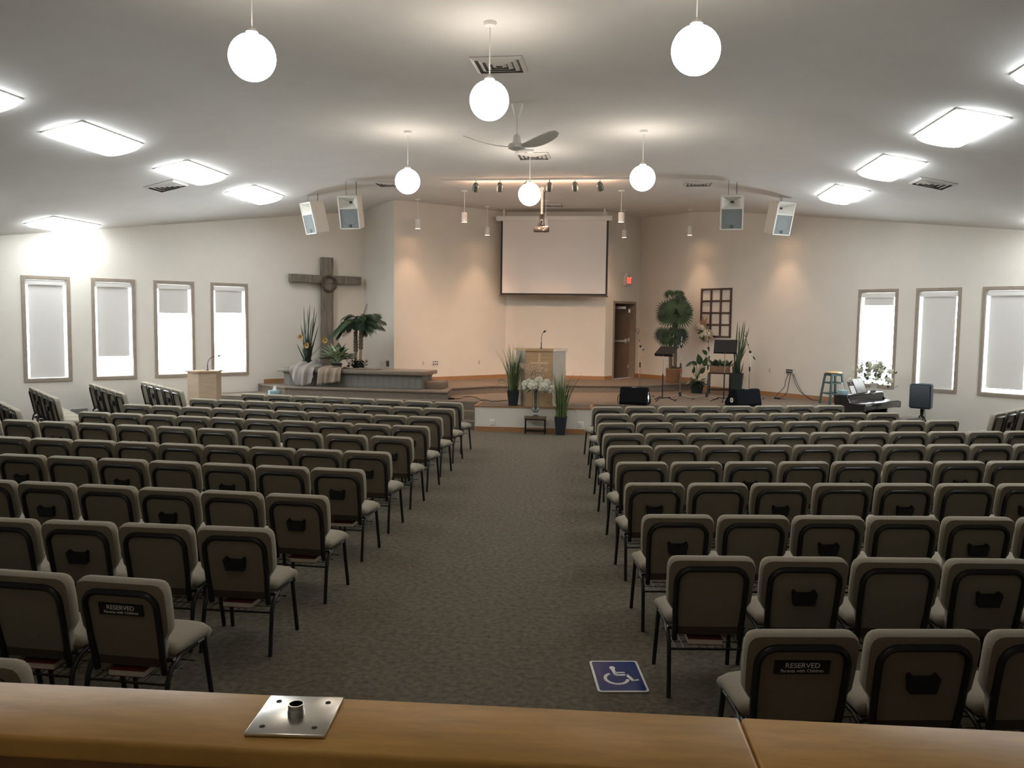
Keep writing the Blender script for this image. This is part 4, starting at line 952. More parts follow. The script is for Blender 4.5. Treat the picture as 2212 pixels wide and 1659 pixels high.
grass((gp.x, yG, 0), pd(1213, 795, yG).z - .34, .36, .245, 'charcoal pot of tall grass standing on the floor before the stage', 9)
# ---- centre lectern
lx0, lx1, ly = -1.855, -1.325, 16.74
t = thing('lectern', 'maple lectern with a cross on its front panel at the stage front', 'lectern', ((lx0 + lx1) / 2, ly, Z1)); hw = (lx1 - lx0) / 2; LH = pd(1167, 753, ly + .05).z - Z1
bk = .36; bw = .50
plan = [(-hw, 0), (hw, 0), (bw, bk), (-bw, bk)]
MB().prism([(-hw + .01, .012), (hw - .01, .012), (bw - .02, bk - .01), (-bw + .02, bk - .01)], .0, LH - .05).obj('body', mat('lectern_body', (.60, .44, .28), .45, noise=.2, nscale=4, stretch=(1, 1, 6)), t, smooth=0)
MB().box(-hw, hw, -.004, .014, .05, LH - .05).obj('front_panel', M_maple, t, smooth=0)
for sg in (-1, 1):
    A = Vector((sg * hw, 0)); B = Vector((sg * bw, bk)); d = (B - A).normalized(); nn = Vector((d.y, -d.x)) * (1 if sg > 0 else -1) * .012
    MB().prism([tuple(A), tuple(A + nn), tuple(B + nn), tuple(B)], .0, LH - .05).obj('side_panel', mat('lectern_side', (.42, .345, .25), .45, noise=.12, nscale=6), t, smooth=0)
MB().prism([(-hw - .02, -.03), (hw + .02, -.03), (bw + .05, bk + .02), (-bw - .05, bk + .02)], LH - .05, LH).obj('lectern_top', M_maple, t, smooth=0)
MB().box(-hw - .005, hw + .005, -.012, .01, 0, .05).obj('plinth', M_maple, t, smooth=0)
cm = mat('cross_inlay', (.70, .50, .31), .4)
MB().box(-.022, .022, -.016, -.004, LH * .42, LH - .09).box(-.17, -.022, -.016, -.004, LH - .31, LH - .268).box(.022, .17, -.016, -.004, LH - .31, LH - .268).obj('cross_inlay', cm, t, smooth=0)
def goose(loc, tip, label, bend):
    t = thing('gooseneck_microphone', label, 'microphone', loc); tip = Vector(tip) - Vector(loc)
    MB().lathe([(.03, 0), (.03, .012), (.012, .02)], 14).obj('base', M_black, t); MB().tube([(0, 0, .015), (0, 0, .12)], .009, 8).obj('holder', M_black, t)
    pts = bez((0, 0, .1), (0, 0, tip.z * bend), (tip.x * .3, tip.y * .3, tip.z * .95), tip, 12); MB().tube(pts, .0055, 6).obj('gooseneck', M_black, t)
    d = (pts[-1] - pts[-2]).normalized(); MB().tube([tip, tip + d * .015, tip + d * .05, tip + d * .062], [.008, .017, .017, .006], 10).obj('capsule', M_black, t)
gl = pd(1169, 752, ly + .12); goose((gl.x, ly + .12, Z1 + LH), pd(1174, 718, ly + .12), 'slim gooseneck microphone on the centre lectern', .7)
# ---- side lectern
sl_ = pz(409, 801, 1.15); sr_ = pz(478, 799, 1.15); sa_ = math.radians(-7 + 15); mid = (sl_ + sr_) / 2 ; mid = pz(444, 800, 1.15)
t = thing('side_lectern', 'plain pale wooden lectern standing before the cross-side windows', 'lectern', (mid.x, mid.y, 0), math.radians(38))
MB().prism([(-.17, -.18), (.17, -.18), (.33, .12), (-.33, .12)], .0, 1.12).obj('body', mat('side_lectern_wood', (.52, .40, .28), .5, noise=.2, nscale=4, stretch=(1, 1, 6)), t, smooth=0)
MB().prism([(-.19, -.21), (.19, -.21), (.37, .15), (-.37, .15)], 1.12, 1.15).obj('lectern_top', M_maple, t, smooth=0)
g0 = Vector((mid.x, mid.y, 1.15)); g0 = pd(448.5, 799, mid.y); g0.z = 1.15; goose(g0, pd(470, 769, mid.y), 'bent gooseneck microphone on the pale side lectern', .75)
# ---- side table with vase of hydrangeas
yT = 16.30; q0, q1 = pz(1134, 937.5, 0), pz(1176, 938.5, 0); yT = q0.y
x0, x1 = pd(1133.5, 900, yT).x, pd(1178, 900, yT).x; th = pd(1155, 900, yT).z
t = thing('side_table', 'small dark table with black metal legs before the stage', 'side table', ((x0 + x1) / 2, yT, 0)); hw = (x1 - x0) / 2; dpt = .30
MB().rbox(-hw - .01, hw + .01, -.01, dpt * .5, th - .055, th, .004).obj('table_top', M_tablew, t)
dpt = .15
for x in (-hw + .01, hw - .01):
    for y in (.0, dpt - .02): MB().box(x - .01, x + .01, y, y + .02, 0, th - .055).obj('leg', M_black, t, smooth=0)
mb = MB(); mb.box(-hw, hw, 0, .02, .05, .075); mb.box(-hw, hw, dpt - .02, dpt, .05, .075); mb.box(-hw, hw, 0, .02, th - .075, th - .055); mb.obj('stretcher', M_black, t, smooth=0)
vx = pd(1157, 890, yT + .06); v0 = Vector((vx.x, yT + .06, th))
t = thing('glass_vase', 'clear footed glass vase of white hydrangeas and dried blossom sprays', 'vase', v0); vh = pd(1158, 845, yT + .06).z - th
MB().lathe([(.0, .0), (.075, .0), (.075, .012), (.03, .03), (.028, .06), (.06, .10), (.082, .16), (.066, .24), (.062, .32), (.075, vh), (.070, vh), (.057, .32), (.060, .24), (.074, .165), (.05, .11), (.0, .09)], 24).obj('vase_glass', M_wglass, t, smooth=60)
mb = MB(); rnd = random.Random(8)
for i in range(26): aa = rnd.uniform(0, 6.28); r_ = rnd.uniform(.0, .04); mb.tube([(r_ * math.cos(aa) * .6, r_ * math.sin(aa) * .6, .12), (r_ * math.cos(aa + .5), r_ * math.sin(aa + .5), vh + .08)], .006, 4)
mb.obj('stems', M_soil, t)
def hyd(root, c, r, seed, m_=M_petal, nm='hydrangea_head', n=70):
    rnd = random.Random(seed); mb = MB(); mb.sphere(c, r * .72, 10, 7)
    for i in range(n):
        zz = 1 - 2 * (i + .5) / n; ph = i * 2.39996; d = Vector((math.sqrt(1 - zz * zz) * math.cos(ph), math.sqrt(1 - zz * zz) * math.sin(ph), zz)); q = Vector(c) + d * r * rnd.uniform(.82, 1.05); s1_ = d.orthogonal().normalized(); s2_ = d.cross(s1_); a0 = rnd.uniform(0, 6.28); k = r * .30
        for j in range(2):
            e1 = s1_ * math.cos(a0 + j * math.pi / 2) + s2_ * math.sin(a0 + j * math.pi / 2); e2 = d.cross(e1)
            mb.add([q - e1 * k - e2 * k * .45 + d * k * .3, q - e1 * k + e2 * k * .45 + d * k * .3, q + e1 * k + e2 * k * .45 + d * k * .3, q + e1 * k - e2 * k * .45 + d * k * .3, q], [(0, 1, 4), (1, 2, 4), (2, 3, 4), (3, 0, 4)])
    return mb.obj(nm, m_, root, smooth=0)
heads = [(1136, 830, .075, 0), (1147, 826, .085, .05), (1151, 834, .095, -.08), (1163, 822, .08, .02), (1173, 836, .10, -.07), (1181, 828, .08, .03), (1191, 838, .055, 0), (1160, 832, .08, .08), (1187, 845, .04, -.05), (1134, 838, .05, -.02)]
for i, (u, v, r_, dy) in enumerate(heads): hyd(t, pd(u, v, v0.y + dy) - v0, r_, i)
mb = MB(); rnd = random.Random(14)
for i in range(16): aa = rnd.uniform(0, 6.28); p0 = Vector((.1 * math.cos(aa), .07 * math.sin(aa), vh + .06)); mb.leaf(p0, p0 + Vector((.16 * math.cos(aa), .12 * math.sin(aa), rnd.uniform(-.1, .03))), .09, droop=.2)
mb.obj('leaves', M_green, t)
mb = MB(); mbb = MB()
for i in range(15):
    tipp = pd(rnd.uniform(1124, 1195), rnd.uniform(777, 800), v0.y + rnd.uniform(-.1, .12)) - v0; pts = bez((rnd.uniform(-.05, .05), 0, vh + .1), (tipp.x * .2, tipp.y * .2, vh + .25), (tipp.x * .7, tipp.y * .7, tipp.z - .08), tipp, 8); mb.tube(pts, .0025, 4)
    for k in range(3, 9):
        for _ in range(7):
            c = pts[k] + Vector((rnd.uniform(-.03, .03), rnd.uniform(-.03, .03), rnd.uniform(-.03, .03))); mbb.sphere(c, rnd.uniform(.008, .013), 5, 3)
mb.obj('twigs', M_twig, t); o = mbb.obj('blossoms', M_blossom, t); o['kind'] = 'stuff'
# ---- extension cord on the stage
pts = [pz(u, v, Z1 + .008) for u, v in ((980, 862), (995, 861), (1003, 857), (1015, 856), (1030, 859), (1038, 864), (1050, 864), (1062, 867), (1080, 866), (1096, 865))]
sm = []
for i in range(len(pts) - 1):
    for k in range(4): sm.append(pts[i].lerp(pts[i + 1], k / 4))
t = thing('extension_cord', 'dark extension cord running over the stage carpet to the lectern', 'cord', (pts[0].x, pts[0].y, Z1))
MB().tube([p - Vector((pts[0].x, pts[0].y, Z1)) for p in sm + [pts[-1]]], .0075, 6).obj('cord', M_cable, t); MB().rbox(-.16, .02, -.03, .03, 0, .035, .008).obj('socket_block', M_black, t)
# ---- tissue boxes
def tissue(loc, rz, label, w=.23, d=.12, h=.085, k=1.):
    t = thing('tissue_box', label, 'tissue box', loc, rz); MB().rbox(-w / 2, w / 2, -d / 2, d / 2, 0, h, .004).obj('carton', M_tissue, t)
    mb = MB(); n = 7
    for i in range(n):
        s = i / (n - 1); x = -.05 + .1 * s; mb.v += [(x, -.012 + .02 * math.sin(5 * s), h - .01), (x * .9 + .015, .015 * math.sin(7 * s), h + .06 * k), (x * .55 + .03, .02 * math.sin(6 * s + 1), h + .10 * k)]
    for i in range(n - 1):
        for j in range(2): mb.f.append((i * 3 + j, i * 3 + j + 1, i * 3 + j + 4, i * 3 + j + 3))
    mb.obj('tissue', M_paper, t, smooth=60)
p = pz(592, 851.5, Z1); tissue((p.x, p.y, Z1), math.radians(40), 'blue tissue box on the carpeted stage edge below the altar')
# ---- floor monitors
def monitor(a, b, label, rz, flip, hgt=.36):
    c = (a + b) / 2; L = (b - a).length; t = thing('floor_monitor', label, 'floor monitor', (c.x, c.y, Z1), rz, 'black floor monitors at the stage edge')
    d = .40; h = hgt
    bm = bmesh.new(); pr = [(0, .0), (d, .0), (d + .02, .07), (.20, h), (.06, h), (-.03, .05)]
    va = [bm.verts.new((-L / 2, y, z)) for y, z in pr]; vb = [bm.verts.new((L / 2, y, z)) for y, z in pr]; n = len(pr)
    bm.faces.new(va); bm.faces.new(vb[::-1])
    for k in range(n): bm.faces.new((va[k], vb[k], vb[(k + 1) % n], va[(k + 1) % n]))
    bmesh.ops.bevel(bm, geom=bm.edges[:], offset=.012, segments=2, affect='EDGES'); MB().frombm(bm).obj('cabinet', M_blackc, t)
    mb = MB(); 
    for x0_, x1_, dz in ((-.05, -.03, .0), (-.03, .0, .004), (.0, .035, .0), (.035, .05, .003)): mb.box(x0_, x1_, .075, .12, h, h + .003 + dz * .2)
    mb.obj('brand_badge', M_signw, t, smooth=0)
    if flip:
        mb = MB(); Q = [(.10, .10), (.22, .10), (.16, .26), (.04 + .06, .26)]
        mb.tube([(L / 2 + .004, y, z) for y, z in ((.06, .14), (.14, .27), (.20, .16), (.12, .05))], .006, 4, closed=True); mb.tube([(L / 2 + .006, .10, .12), (L / 2 + .006, .16, .2)], .008, 5); mb.obj('handle_recess', M_steel, t)
        MB().tube(bez((-L / 2 - .005, .1, .2), (-L / 2 - .08, .1, .2), (-L / 2 - .06, .02, .0), (-L / 2 + .02, -.03, .005), 10), .009, 6).obj('cable', M_cable, t)
    else:
        MB().lathe([(.052, 0), (.052, .006), (.018, .006), (.018, 0)], 20, m=Matrix.Translation((-L / 2 - .001, .17, .13)) @ Matrix.Rotation(-math.pi / 2, 4, 'Y')).obj('handle_ring', M_plate, t)
        MB().lathe([(.018, .0), (.018, .004), (0, .004)], 12, m=Matrix.Translation((-L / 2 - .001, .17, .13)) @ Matrix.Rotation(-math.pi / 2, 4, 'Y')).obj('handle_hub', M_black, t)
        MB().tube([(L / 2, .1, .06), (L / 2 + .03, .1, .06)], .008, 6).obj('plug', M_chrome, t)
a, b = pz(1337, 873.5, Z1), pz(1397, 876, Z1); monitor(a, b, 'black wedge floor monitor nearest the centre lectern', math.atan2(b.y - a.y, b.x - a.x) + math.radians(-5), True)
a, b = pz(1589, 879, Z1), pz(1647, 878, Z1); monitor(a, b, 'black wedge floor monitor in front of the tall reed pot', math.atan2(b.y - a.y, b.x - a.x) + math.radians(8), False)
# ---- microphone stands
def seg(root, name, p, q, r, m_, n=8): return MB().tube([p, q], r, n).obj(name, m_, root)
def micstand(base, zj, label, boom=None, tail=None, clip=False, band=None, legs=True, rot=0., sw=M_chrome):
    t = thing('microphone_stand', label, 'microphone stand', base, rot, 'chrome microphone stands on the stage'); h = zj - base.z
    for k in range(3):
        aa = math.radians(90 + 120 * k + 30); e = Vector((math.cos(aa) * .33, math.sin(aa) * .33, .012)); l = seg(t, 'leg', Vector((0, 0, .11)), e, .009, M_chrome); seg(l, 'rubber_foot', e * .92, e * 1.04, .013, M_black)
    MB().lathe([(.0, .06), (.03, .065), (.036, .1), (.03, .15), (.014, .165)], 12).obj('hub', M_black, t)
    seg(t, 'lower_tube', Vector((0, 0, .12)), Vector((0, 0, h * .62)), .0115, M_chrome); seg(t, 'clutch', Vector((0, 0, h * .58)), Vector((0, 0, h * .68)), .017, M_black); seg(t, 'upper_tube', Vector((0, 0, h * .62)), Vector((0, 0, h)), .0085, M_chrome)
    if band: seg(t, 'tape_band', Vector((0, 0, h * .50)), Vector((0, 0, h * .575)), .0125, band)
    if boom is not None:
        bv = boom - base; J = Vector((0, 0, h)); tv = J - (bv - J) * .32 if tail is None else tail - base
        MB().sphere(J, .03, 10, 7).obj('boom_joint', M_black, t); seg(t, 'boom', J, bv, .0075, M_chrome); seg(t, 'boom_tail', J, tv, .0075, M_chrome); seg(t, 'counterweight', J.lerp(tv, .6), tv, .014, M_black); seg(t, 'boom_clutch', J.lerp(bv, .42), J.lerp(bv, .52), .012, M_black)
        if clip:
            d = (bv - J).normalized(); mb = MB(); mb.tube([bv, bv + d * .03], .01, 6)
            for s in (-1, 1): mb.tube([bv + d * .03, bv + d * .05 + Vector((.03 * s, 0, .01)), bv + d * .08 + Vector((.03 * s, 0, .03)), bv + d * .09 + Vector((.018 * s, 0, .045))], .006, 5)
            mb.obj('clip', M_black, t)
    return t
yb = 19.6; p = pd(1381.5, 832, yb); base = Vector((p.x, yb, Z1)); j = pd(1385.5, 748, yb); micstand(base, j.z, 'boom microphone stand behind the first floor monitor', pd(1379, 722, yb), pd(1391, 757, yb), True)
b_ = pz(1468.5, 862, Z1); j = pd(1472.5, 748, b_.y); micstand(b_, j.z, 'microphone stand with red tape before the fan palm', pd(1473, 727, b_.y), pd(1472, 752, b_.y), False, M_rband, rot=math.radians(10))
b_ = pz(1527, 864, Z1); j = pd(1531, 752, b_.y); micstand(b_, j.z, 'microphone stand with yellow tape before the plant stand', pd(1527, 722, b_.y), pd(1533, 758, b_.y), True, M_yband, rot=math.radians(40))
yb = 19.7; p = pd(1618, 835, yb); base = Vector((p.x, yb, Z1)); j = pd(1621, 760, yb); micstand(base, j.z, 'boom microphone stand behind the monitor with the round handle', pd(1611, 728, yb), pd(1631, 777, yb), True)
# ---- music stands
def musicstand(base, c, w, hgt, tilt, label, rz=0., post=M_black):
    t = thing('music_stand', label, 'music stand', base, rz, 'black music stands on the stage'); h = c.z - base.z
    for k in range(3):
        aa = math.radians(30 + 120 * k); e = Vector((math.cos(aa) * .28, math.sin(aa) * .28, .01)); mid = Vector((math.cos(aa) * .12, math.sin(aa) * .12, .075)); l = MB().tube([Vector((0, 0, .07)), mid, e], .011, 6).obj('leg', M_black, t); seg(l, 'rubber_foot', e * .95, e * 1.05, .014, M_black)
    seg(t, 'lower_tube', Vector((0, 0, .05)), Vector((0, 0, h * .58)), .014, M_black); seg(t, 'upper_tube', Vector((0, 0, h * .55)), Vector((0, 0, h)), .0095, post)
    R_ = Matrix.Translation((0, 0, h)) @ Matrix.Rotation(tilt, 4, 'X')
    MB().box(-w / 2, w / 2, -.004, .004, 0, hgt, m=R_).obj('desk', M_black, t, smooth=0); MB().box(-w / 2, w / 2, -.004, .055, -.004, .004, m=R_).box(-w / 2, w / 2, .05, .056, -.004, .02, m=R_).obj('ledge', M_black, t, smooth=0)
    MB().lathe([(.022, -.03), (.022, .02), (0, .02)], 10, m=R_).obj('tilt_knob', M_black, t)
b_ = pz(1430.5, 866, Z1); musicstand(b_, pd(1432, 765, b_.y), .44, .34, math.radians(-62), 'black music stand with a nearly flat desk, by the first monitor', math.radians(-30), M_chrome)
b_ = pz(1563, 867, Z1); musicstand(b_, pd(1566, 761, b_.y), .50, .32, math.radians(-32), 'black music stand with a steep desk, before the plant stand', math.radians(-12), M_chrome)
# ---- lattice frame and floral swag on the right wall
a, b = pl(1516, 623.5, RA, RA + RD), pl(1582.5, 621.5, RA, RA + RD); zb_ = pl(1578, 730, RA, RA + RD).z; Wd = (b - a).length; Ht = a.z - zb_
t = thing('lattice_frame', 'dark wooden window-style lattice of twelve openings hung on the wall', 'wall frame', (a.x + rn[0] * .004, a.y + rn[1] * .004, zb_), math.atan2(RD.y, RD.x))
e = .045
for i in range(4): x = (Wd - e) * i / 3; MB().rbox(x, x + e, -.035, 0, 0, Ht, .004).obj('stile', M_lattice, t)
for i in range(5): z = (Ht - e) * i / 4; MB().rbox(0, Wd, -.030, -.004, z, z + e, .004).obj('rail', M_lattice, t)
q = pl(1522, 713, RA + Vector(rn) * .12, RA + Vector(rn) * .12 + RD)
t = thing('floral_swag', 'white hydrangea swag with tan ribbon on the lattice corner', 'flower swag', q, math.atan2(RD.y, RD.x))
for i, (u, v, r_) in enumerate(((1511, 706, .09), (1518, 707, .085), (1505, 708, .06), (1528, 720, .10), (1518, 724, .075), (1533, 722, .07))):
    c = pl(u, v, RA + Vector(rn) * .12, RA + Vector(rn) * .12 + RD) - q; c2 = Vector((c.xy.dot(RD), 0, c.z)); hyd(t, c2, r_, 40 + i, n=50)
rnd = random.Random(6)
for i, (dx, dz) in enumerate(((-.03, .30), (.08, .27), (-.10, .22), (.26, -.08), (.30, -.18), (.14, -.26))):
    mb = MB(); mb.leaf((dx * .2, -.02, dz * .2), (dx * 1.25, -.05, dz * 1.25), .10, up=Vector((0, -1, 0)), fold=.3); mb.obj('ribbon_loop', M_ribbon, t)
for i in range(9):
    aa = rnd.uniform(3.3, 6.1); mb = MB(); mb.leaf((.02, -.02, -.05), (.02 + .24 * math.cos(aa), -.04, -.05 + .24 * math.sin(aa)), .08, up=Vector((0, -1, 0)), fold=.2); mb.obj('leaf', M_green, t)
# ---- fan palm in wicker basket
yW = 21.75; b3 = pd(1455, 825, yW); b3.z = Z2
t = thing('fan_palm', 'tall fan palm in a wicker basket beside the stage wall', 'plant', b3)
wk = MB(); R0_ = .17
for i in range(9):
    z = .34 * i / 8; wk.tube([((R0_ + .02 * i / 8 + .006 * ((k + i) % 2)) * math.cos(2 * math.pi * k / 28), (R0_ + .02 * i / 8 + .006 * ((k + i) % 2)) * math.sin(2 * math.pi * k / 28), z + .015) for k in range(28)], .022, 5, closed=True)
wk.lathe([(0, .0), (.165, .0), (.18, .33), (.15, .33), (0, .31)], 24); wk.obj('basket', M_wicker, t)
mb = MB(); rnd = random.Random(3)
for i in range(90): aa = rnd.uniform(0, 6.28); r_ = rnd.uniform(0, .17); p0 = Vector((r_ * math.cos(aa), r_ * math.sin(aa), .33)); mb.leaf(p0, p0 + Vector((rnd.uniform(-.08, .08), rnd.uniform(-.08, .08), rnd.uniform(.03, .12))), .03, n=2)
o = mb.obj('moss_leaves', M_soil, t); o['kind'] = 'stuff'
for u0, v0_, u1, v1_ in ((1449, 800, 1448, 735), (1458, 800, 1461, 660)):
    p0, p1 = pd(u0, v0_, yW) - b3, pd(u1, v1_, yW) - b3; MB().tube([p0.lerp(p1, i / 12) - Vector((0, 0, .1 * (1 - i / 12))) for i in range(13)], [.042 + .006 * (i % 2) for i in range(13)], 8).obj('trunk', M_trunk, t)
p0, p1 = pd(1458, 720, yW) - b3, pd(1461, 665, yW) - b3; MB().tube([p0, p0.lerp(p1, .5), p1], [.07, .075, .06], 10).obj('fibre_sheath', M_trunk, t)
def fan(root, c, nrm, upd, r, m_, n=22, span=300):
    nrm = Vector(nrm).normalized(); u_ = (Vector(upd) - nrm * Vector(upd).dot(nrm)).normalized(); v_ = nrm.cross(u_); mb = MB(); c = Vector(c)
    inner = []
    for i in range(n):
        aa = math.radians(-span / 2 + span * i / (n - 1)); d = u_ * math.cos(aa) + v_ * math.sin(aa); L = r * (1 - .18 * abs(i / (n - 1) - .5) * 2); da = math.radians(span / (n - 1) / 2); d1 = u_ * math.cos(aa - da) + v_ * math.sin(aa - da); d2 = u_ * math.cos(aa + da) + v_ * math.sin(aa + da)
        tip = c + d * L - up3 * .14 * L - nrm * .0; q = .55 * L; mb.add([c, c + d1 * q - up3 * .03 * L, c + d * q + nrm * .012, c + d2 * q - up3 * .03 * L, tip], [(0, 1, 2), (0, 2, 3), (1, 4, 2), (2, 4, 3)])
    return mb.obj('fan_leaf', m_, root, smooth=0)
rnd = random.Random(17)
for u, v, r_, dy, nz in ((1446, 636, .20, -.1, .5), (1466, 634, .20, 0, .9), (1470, 645, .24, -.12, .7), (1440, 668, .36, -.15, .35), (1460, 664, .40, -.28, .55), (1478, 664, .33, -.12, .4), (1446, 680, .36, -.22, .05), (1470, 682, .36, -.24, .05), (1456, 676, .36, -.05, .1), (1484, 672, .26, .0, .3), (1432, 682, .26, -.08, .0), (1462, 655, .30, .1, .9), (1429, 722, .28, -.15, .25), (1446, 726, .30, -.2, .1), (1462, 728, .32, -.24, .1), (1472, 722, .27, -.12, .2), (1438, 732, .26, -.05, -.1), (1455, 717, .26, .05, .6)):
    c = pd(u, v, yW + dy) - b3; sx = (u - 1458) / 40; fan(t, c, (sx * .8 + rnd.uniform(-.2, .2), -.9, nz), (sx * 1.2 + rnd.uniform(-.3, .3), 0, .8 - .9 * (nz < .2)), r_, M_dgreen if rnd.random() < .5 else M_green)
mb = MB(); tr = pd(1459, 690, yW) - b3
for u, v in ((1446, 640), (1466, 640), (1440, 668), (1478, 664), (1429, 722), (1472, 722)): mb.tube(bez(tr, tr + Vector((0, 0, .15)), (pd(u, v, yW - .05) - b3) - Vector((0, 0, .05)), pd(u, v, yW - .08) - b3, 6), .006, 4)
mb.obj('leaf_stalks', M_dgreen, t)
# ---- rubber plant
yR = 20.9; b4 = pd(1505, 846, yR); b4.z = Z1
t = thing('rubber_plant', 'broad-leaved plant in a dark pot between the microphone stands', 'plant', b4)
MB().lathe([(.13, 0), (.18, .26), (.19, .27), (.17, .28), (.15, .24), (0, .24)], 20).obj('pot', M_dpot, t)
for u, v, u2, v2, w in ((1513, 787, 1509, 770, .16), (1520, 790, 1530, 774, .15), (1505, 788, 1497, 782, .10), (1497, 806, 1500, 795, .08), (1513, 806, 1521, 796, .12), (1495, 782, 1484, 790, .08), (1527, 765, 1519, 758, .10)):
    p0 = pd(u, v, yR) - b4; p1 = pd(u2, v2, yR - .08) - b4; mb = MB(); mb.leaf(p0, p1 + (p1 - p0) * .35, w, up=Vector((0, -1, .2)), fold=.15, n=6); mb.tube(bez((0, 0, .24), (0, 0, .45), p0 * .8 + Vector((0, 0, .05)), p0, 8), .008, 5); mb.obj('leaf', M_green, t)
rnd = random.Random(9)
for i in range(44):
    aa = rnd.uniform(0, 6.28); el = rnd.uniform(-.2, 1.0); p0 = Vector((.08 * math.cos(aa), .08 * math.sin(aa), .26)); p1 = p0 + Vector((math.cos(aa) * math.cos(el), math.sin(aa) * math.cos(el), math.sin(el))) * rnd.uniform(.16, .3); mb = MB(); mb.leaf(p0.lerp(p1, .3), p1, .10, droop=.25, n=4); mb.obj('leaf', M_dgreen if i % 4 else M_pgreen, t)
# ---- plant stand with box planter
yS = 20.75; c = pd(1555, 805, yS); b5 = Vector((c.x, yS, Z1)); hs = c.z - Z1
t = thing('plant_stand', 'black metal stand holding a planter box behind the music stands', 'plant stand', b5, math.radians(-12))
for x in (-.25, .25):
    for y in (-.16, .16): MB().box(x - .013, x + .013, y - .013, y + .013, 0, hs).obj('leg', M_black, t, smooth=0)
MB().box(-.27, .27, -.18, .18, hs - .025, hs).obj('shelf', M_black, t, smooth=0); MB().box(-.25, .25, -.17, -.15, .1, .12).box(-.25, .25, .15, .17, .1, .12).obj('stretcher', M_black, t, smooth=0)
b6 = b5 + Vector((0, 0, hs)); t = thing('planter_box', 'wooden planter box of trailing greenery on the black stand', 'planter', b6, math.radians(-12))
MB().rbox(-.23, .23, -.12, .12, 0, .17, .006).obj('box', M_terra, t)
rnd = random.Random(12)
for i in range(60):
    x = rnd.uniform(-.24, .24); y = rnd.uniform(-.11, .11); p0 = Vector((x, y, .15)); aa = rnd.uniform(0, 6.28); p1 = p0 + Vector((math.cos(aa) * .12, math.sin(aa) * .12 - .03, rnd.uniform(.02, .24))); mb = MB(); mb.leaf(p0, p1, .09, droop=.2, n=3); mb.obj('leaf', (M_dgreen, M_green, M_pgreen, M_dgreen)[i % 4], t)
# ---- tall reed pot on the right
yQ = 20.35; b7 = pd(1590, 850, yQ); b7.z = Z1; pt = pd(1590, 806, yQ).z - Z1
t = thing('tall_reed_pot', 'tall tapered dark pot of upright green reeds by the piano-side wall', 'plant', b7)
MB().lathe([(.115, 0), (.16, pt * .97), (.165, pt), (.145, pt), (.13, pt - .05), (0, pt - .05)], 4 * 6).obj('pot', M_dpot, t)
tips = [pd(u, v, yQ + dy) - b7 for u, v, dy in ((1594, 693, 0), (1598, 703, .05), (1607, 692, -.03), (1610, 693, .05), (1619, 706, 0), (1584, 732, .04), (1603, 720, .06), (1596, 716, -.06), (1614, 735, -.04), (1590, 750, .03), (1600, 740, .08), (1608, 730, .05), (1588, 760, -.05), (1612, 752, .02))]
reeds(t, tips, (0, 0), .09, M_green, .017, pt - .06)
mb = MB(); rnd = random.Random(5)
for i in range(14): aa = rnd.uniform(0, 6.28); mb.leaf((.08 * math.cos(aa), .08 * math.sin(aa), pt - .05), (.14 * math.cos(aa) + .02, .14 * math.sin(aa), pt + rnd.uniform(.1, .38)), .06)
mb.obj('low_leaves', M_dgreen, t)
# ---- wall box with hanging cables
p = pl(1708, 802, RA, RA + RD); t = thing('cable_box', 'wall socket box with bundled black cables hanging to the stage', 'socket box', p + Vector((rn[0], rn[1], 0)) * .003, math.atan2(RD.y, RD.x))
MB().rbox(-.10, .10, -.02, 0, -.07, .07, .004).obj('plate', M_vent, t)
mb = MB()
for x in (-.07, -.03, .02, .06):
    for z in (-.02, .03): mb.lathe([(.014, 0), (.014, .05), (0, .05)], 8, m=Matrix.Translation((x, -.02, z)) @ Matrix.Rotation(math.pi / 2, 4, 'X'))
mb.obj('connectors', M_black, t)
inv = Matrix.Rotation(-math.atan2(RD.y, RD.x), 4, 'Z')
PW0, PW1 = RA + Vector(rn) * .10, RA + Vector(rn) * .10 + RD
for path in (((1702, 806), (1697, 822), (1695, 835), (1683, 848), (1675, 857)), ((1706, 808), (1704, 830), (1700, 848), (1688, 860)), ((1710, 808), (1718, 828), (1728, 845), (1745, 858), (1762, 867)), ((1712, 808), (1724, 832), (1735, 850), (1752, 863), (1772, 869))):
    pts = [inv @ (pl(u, v, PW0, PW1) - p) for u, v in path]; pts[0].y = -.06; sm = []
    for i in range(len(pts) - 1):
        for k in range(4):
            t_ = k / 4; a_ = pts[max(i - 1, 0)]; b_ = pts[i]; c_ = pts[i + 1]; d_ = pts[min(i + 2, len(pts) - 1)]
            sm.append(.5 * ((2 * b_) + (c_ - a_) * t_ + (2 * a_ - 5 * b_ + 4 * c_ - d_) * t_ ** 2 + (3 * b_ - a_ - 3 * c_ + d_) * t_ ** 3))
    sm.append(pts[-1])
    for q in sm: q.z = max(q.z, Z1 - p.z + .008)
    MB().tube(sm, .007, 5).obj('cable', M_cable, t)
q = pz(1679, 862, Z1); t = thing('power_adapter', 'small black power adapter on the stage below the socket box', 'adapter', (q.x, q.y, Z1), math.radians(-45)); MB().rbox(-.07, .07, -.03, .03, 0, .035, .005).obj('case', M_black, t); MB().tube([(.07, 0, .015), (.13, .01, .008), (.22, -.02, .007)], .004, 5).obj('lead', M_cable, t)
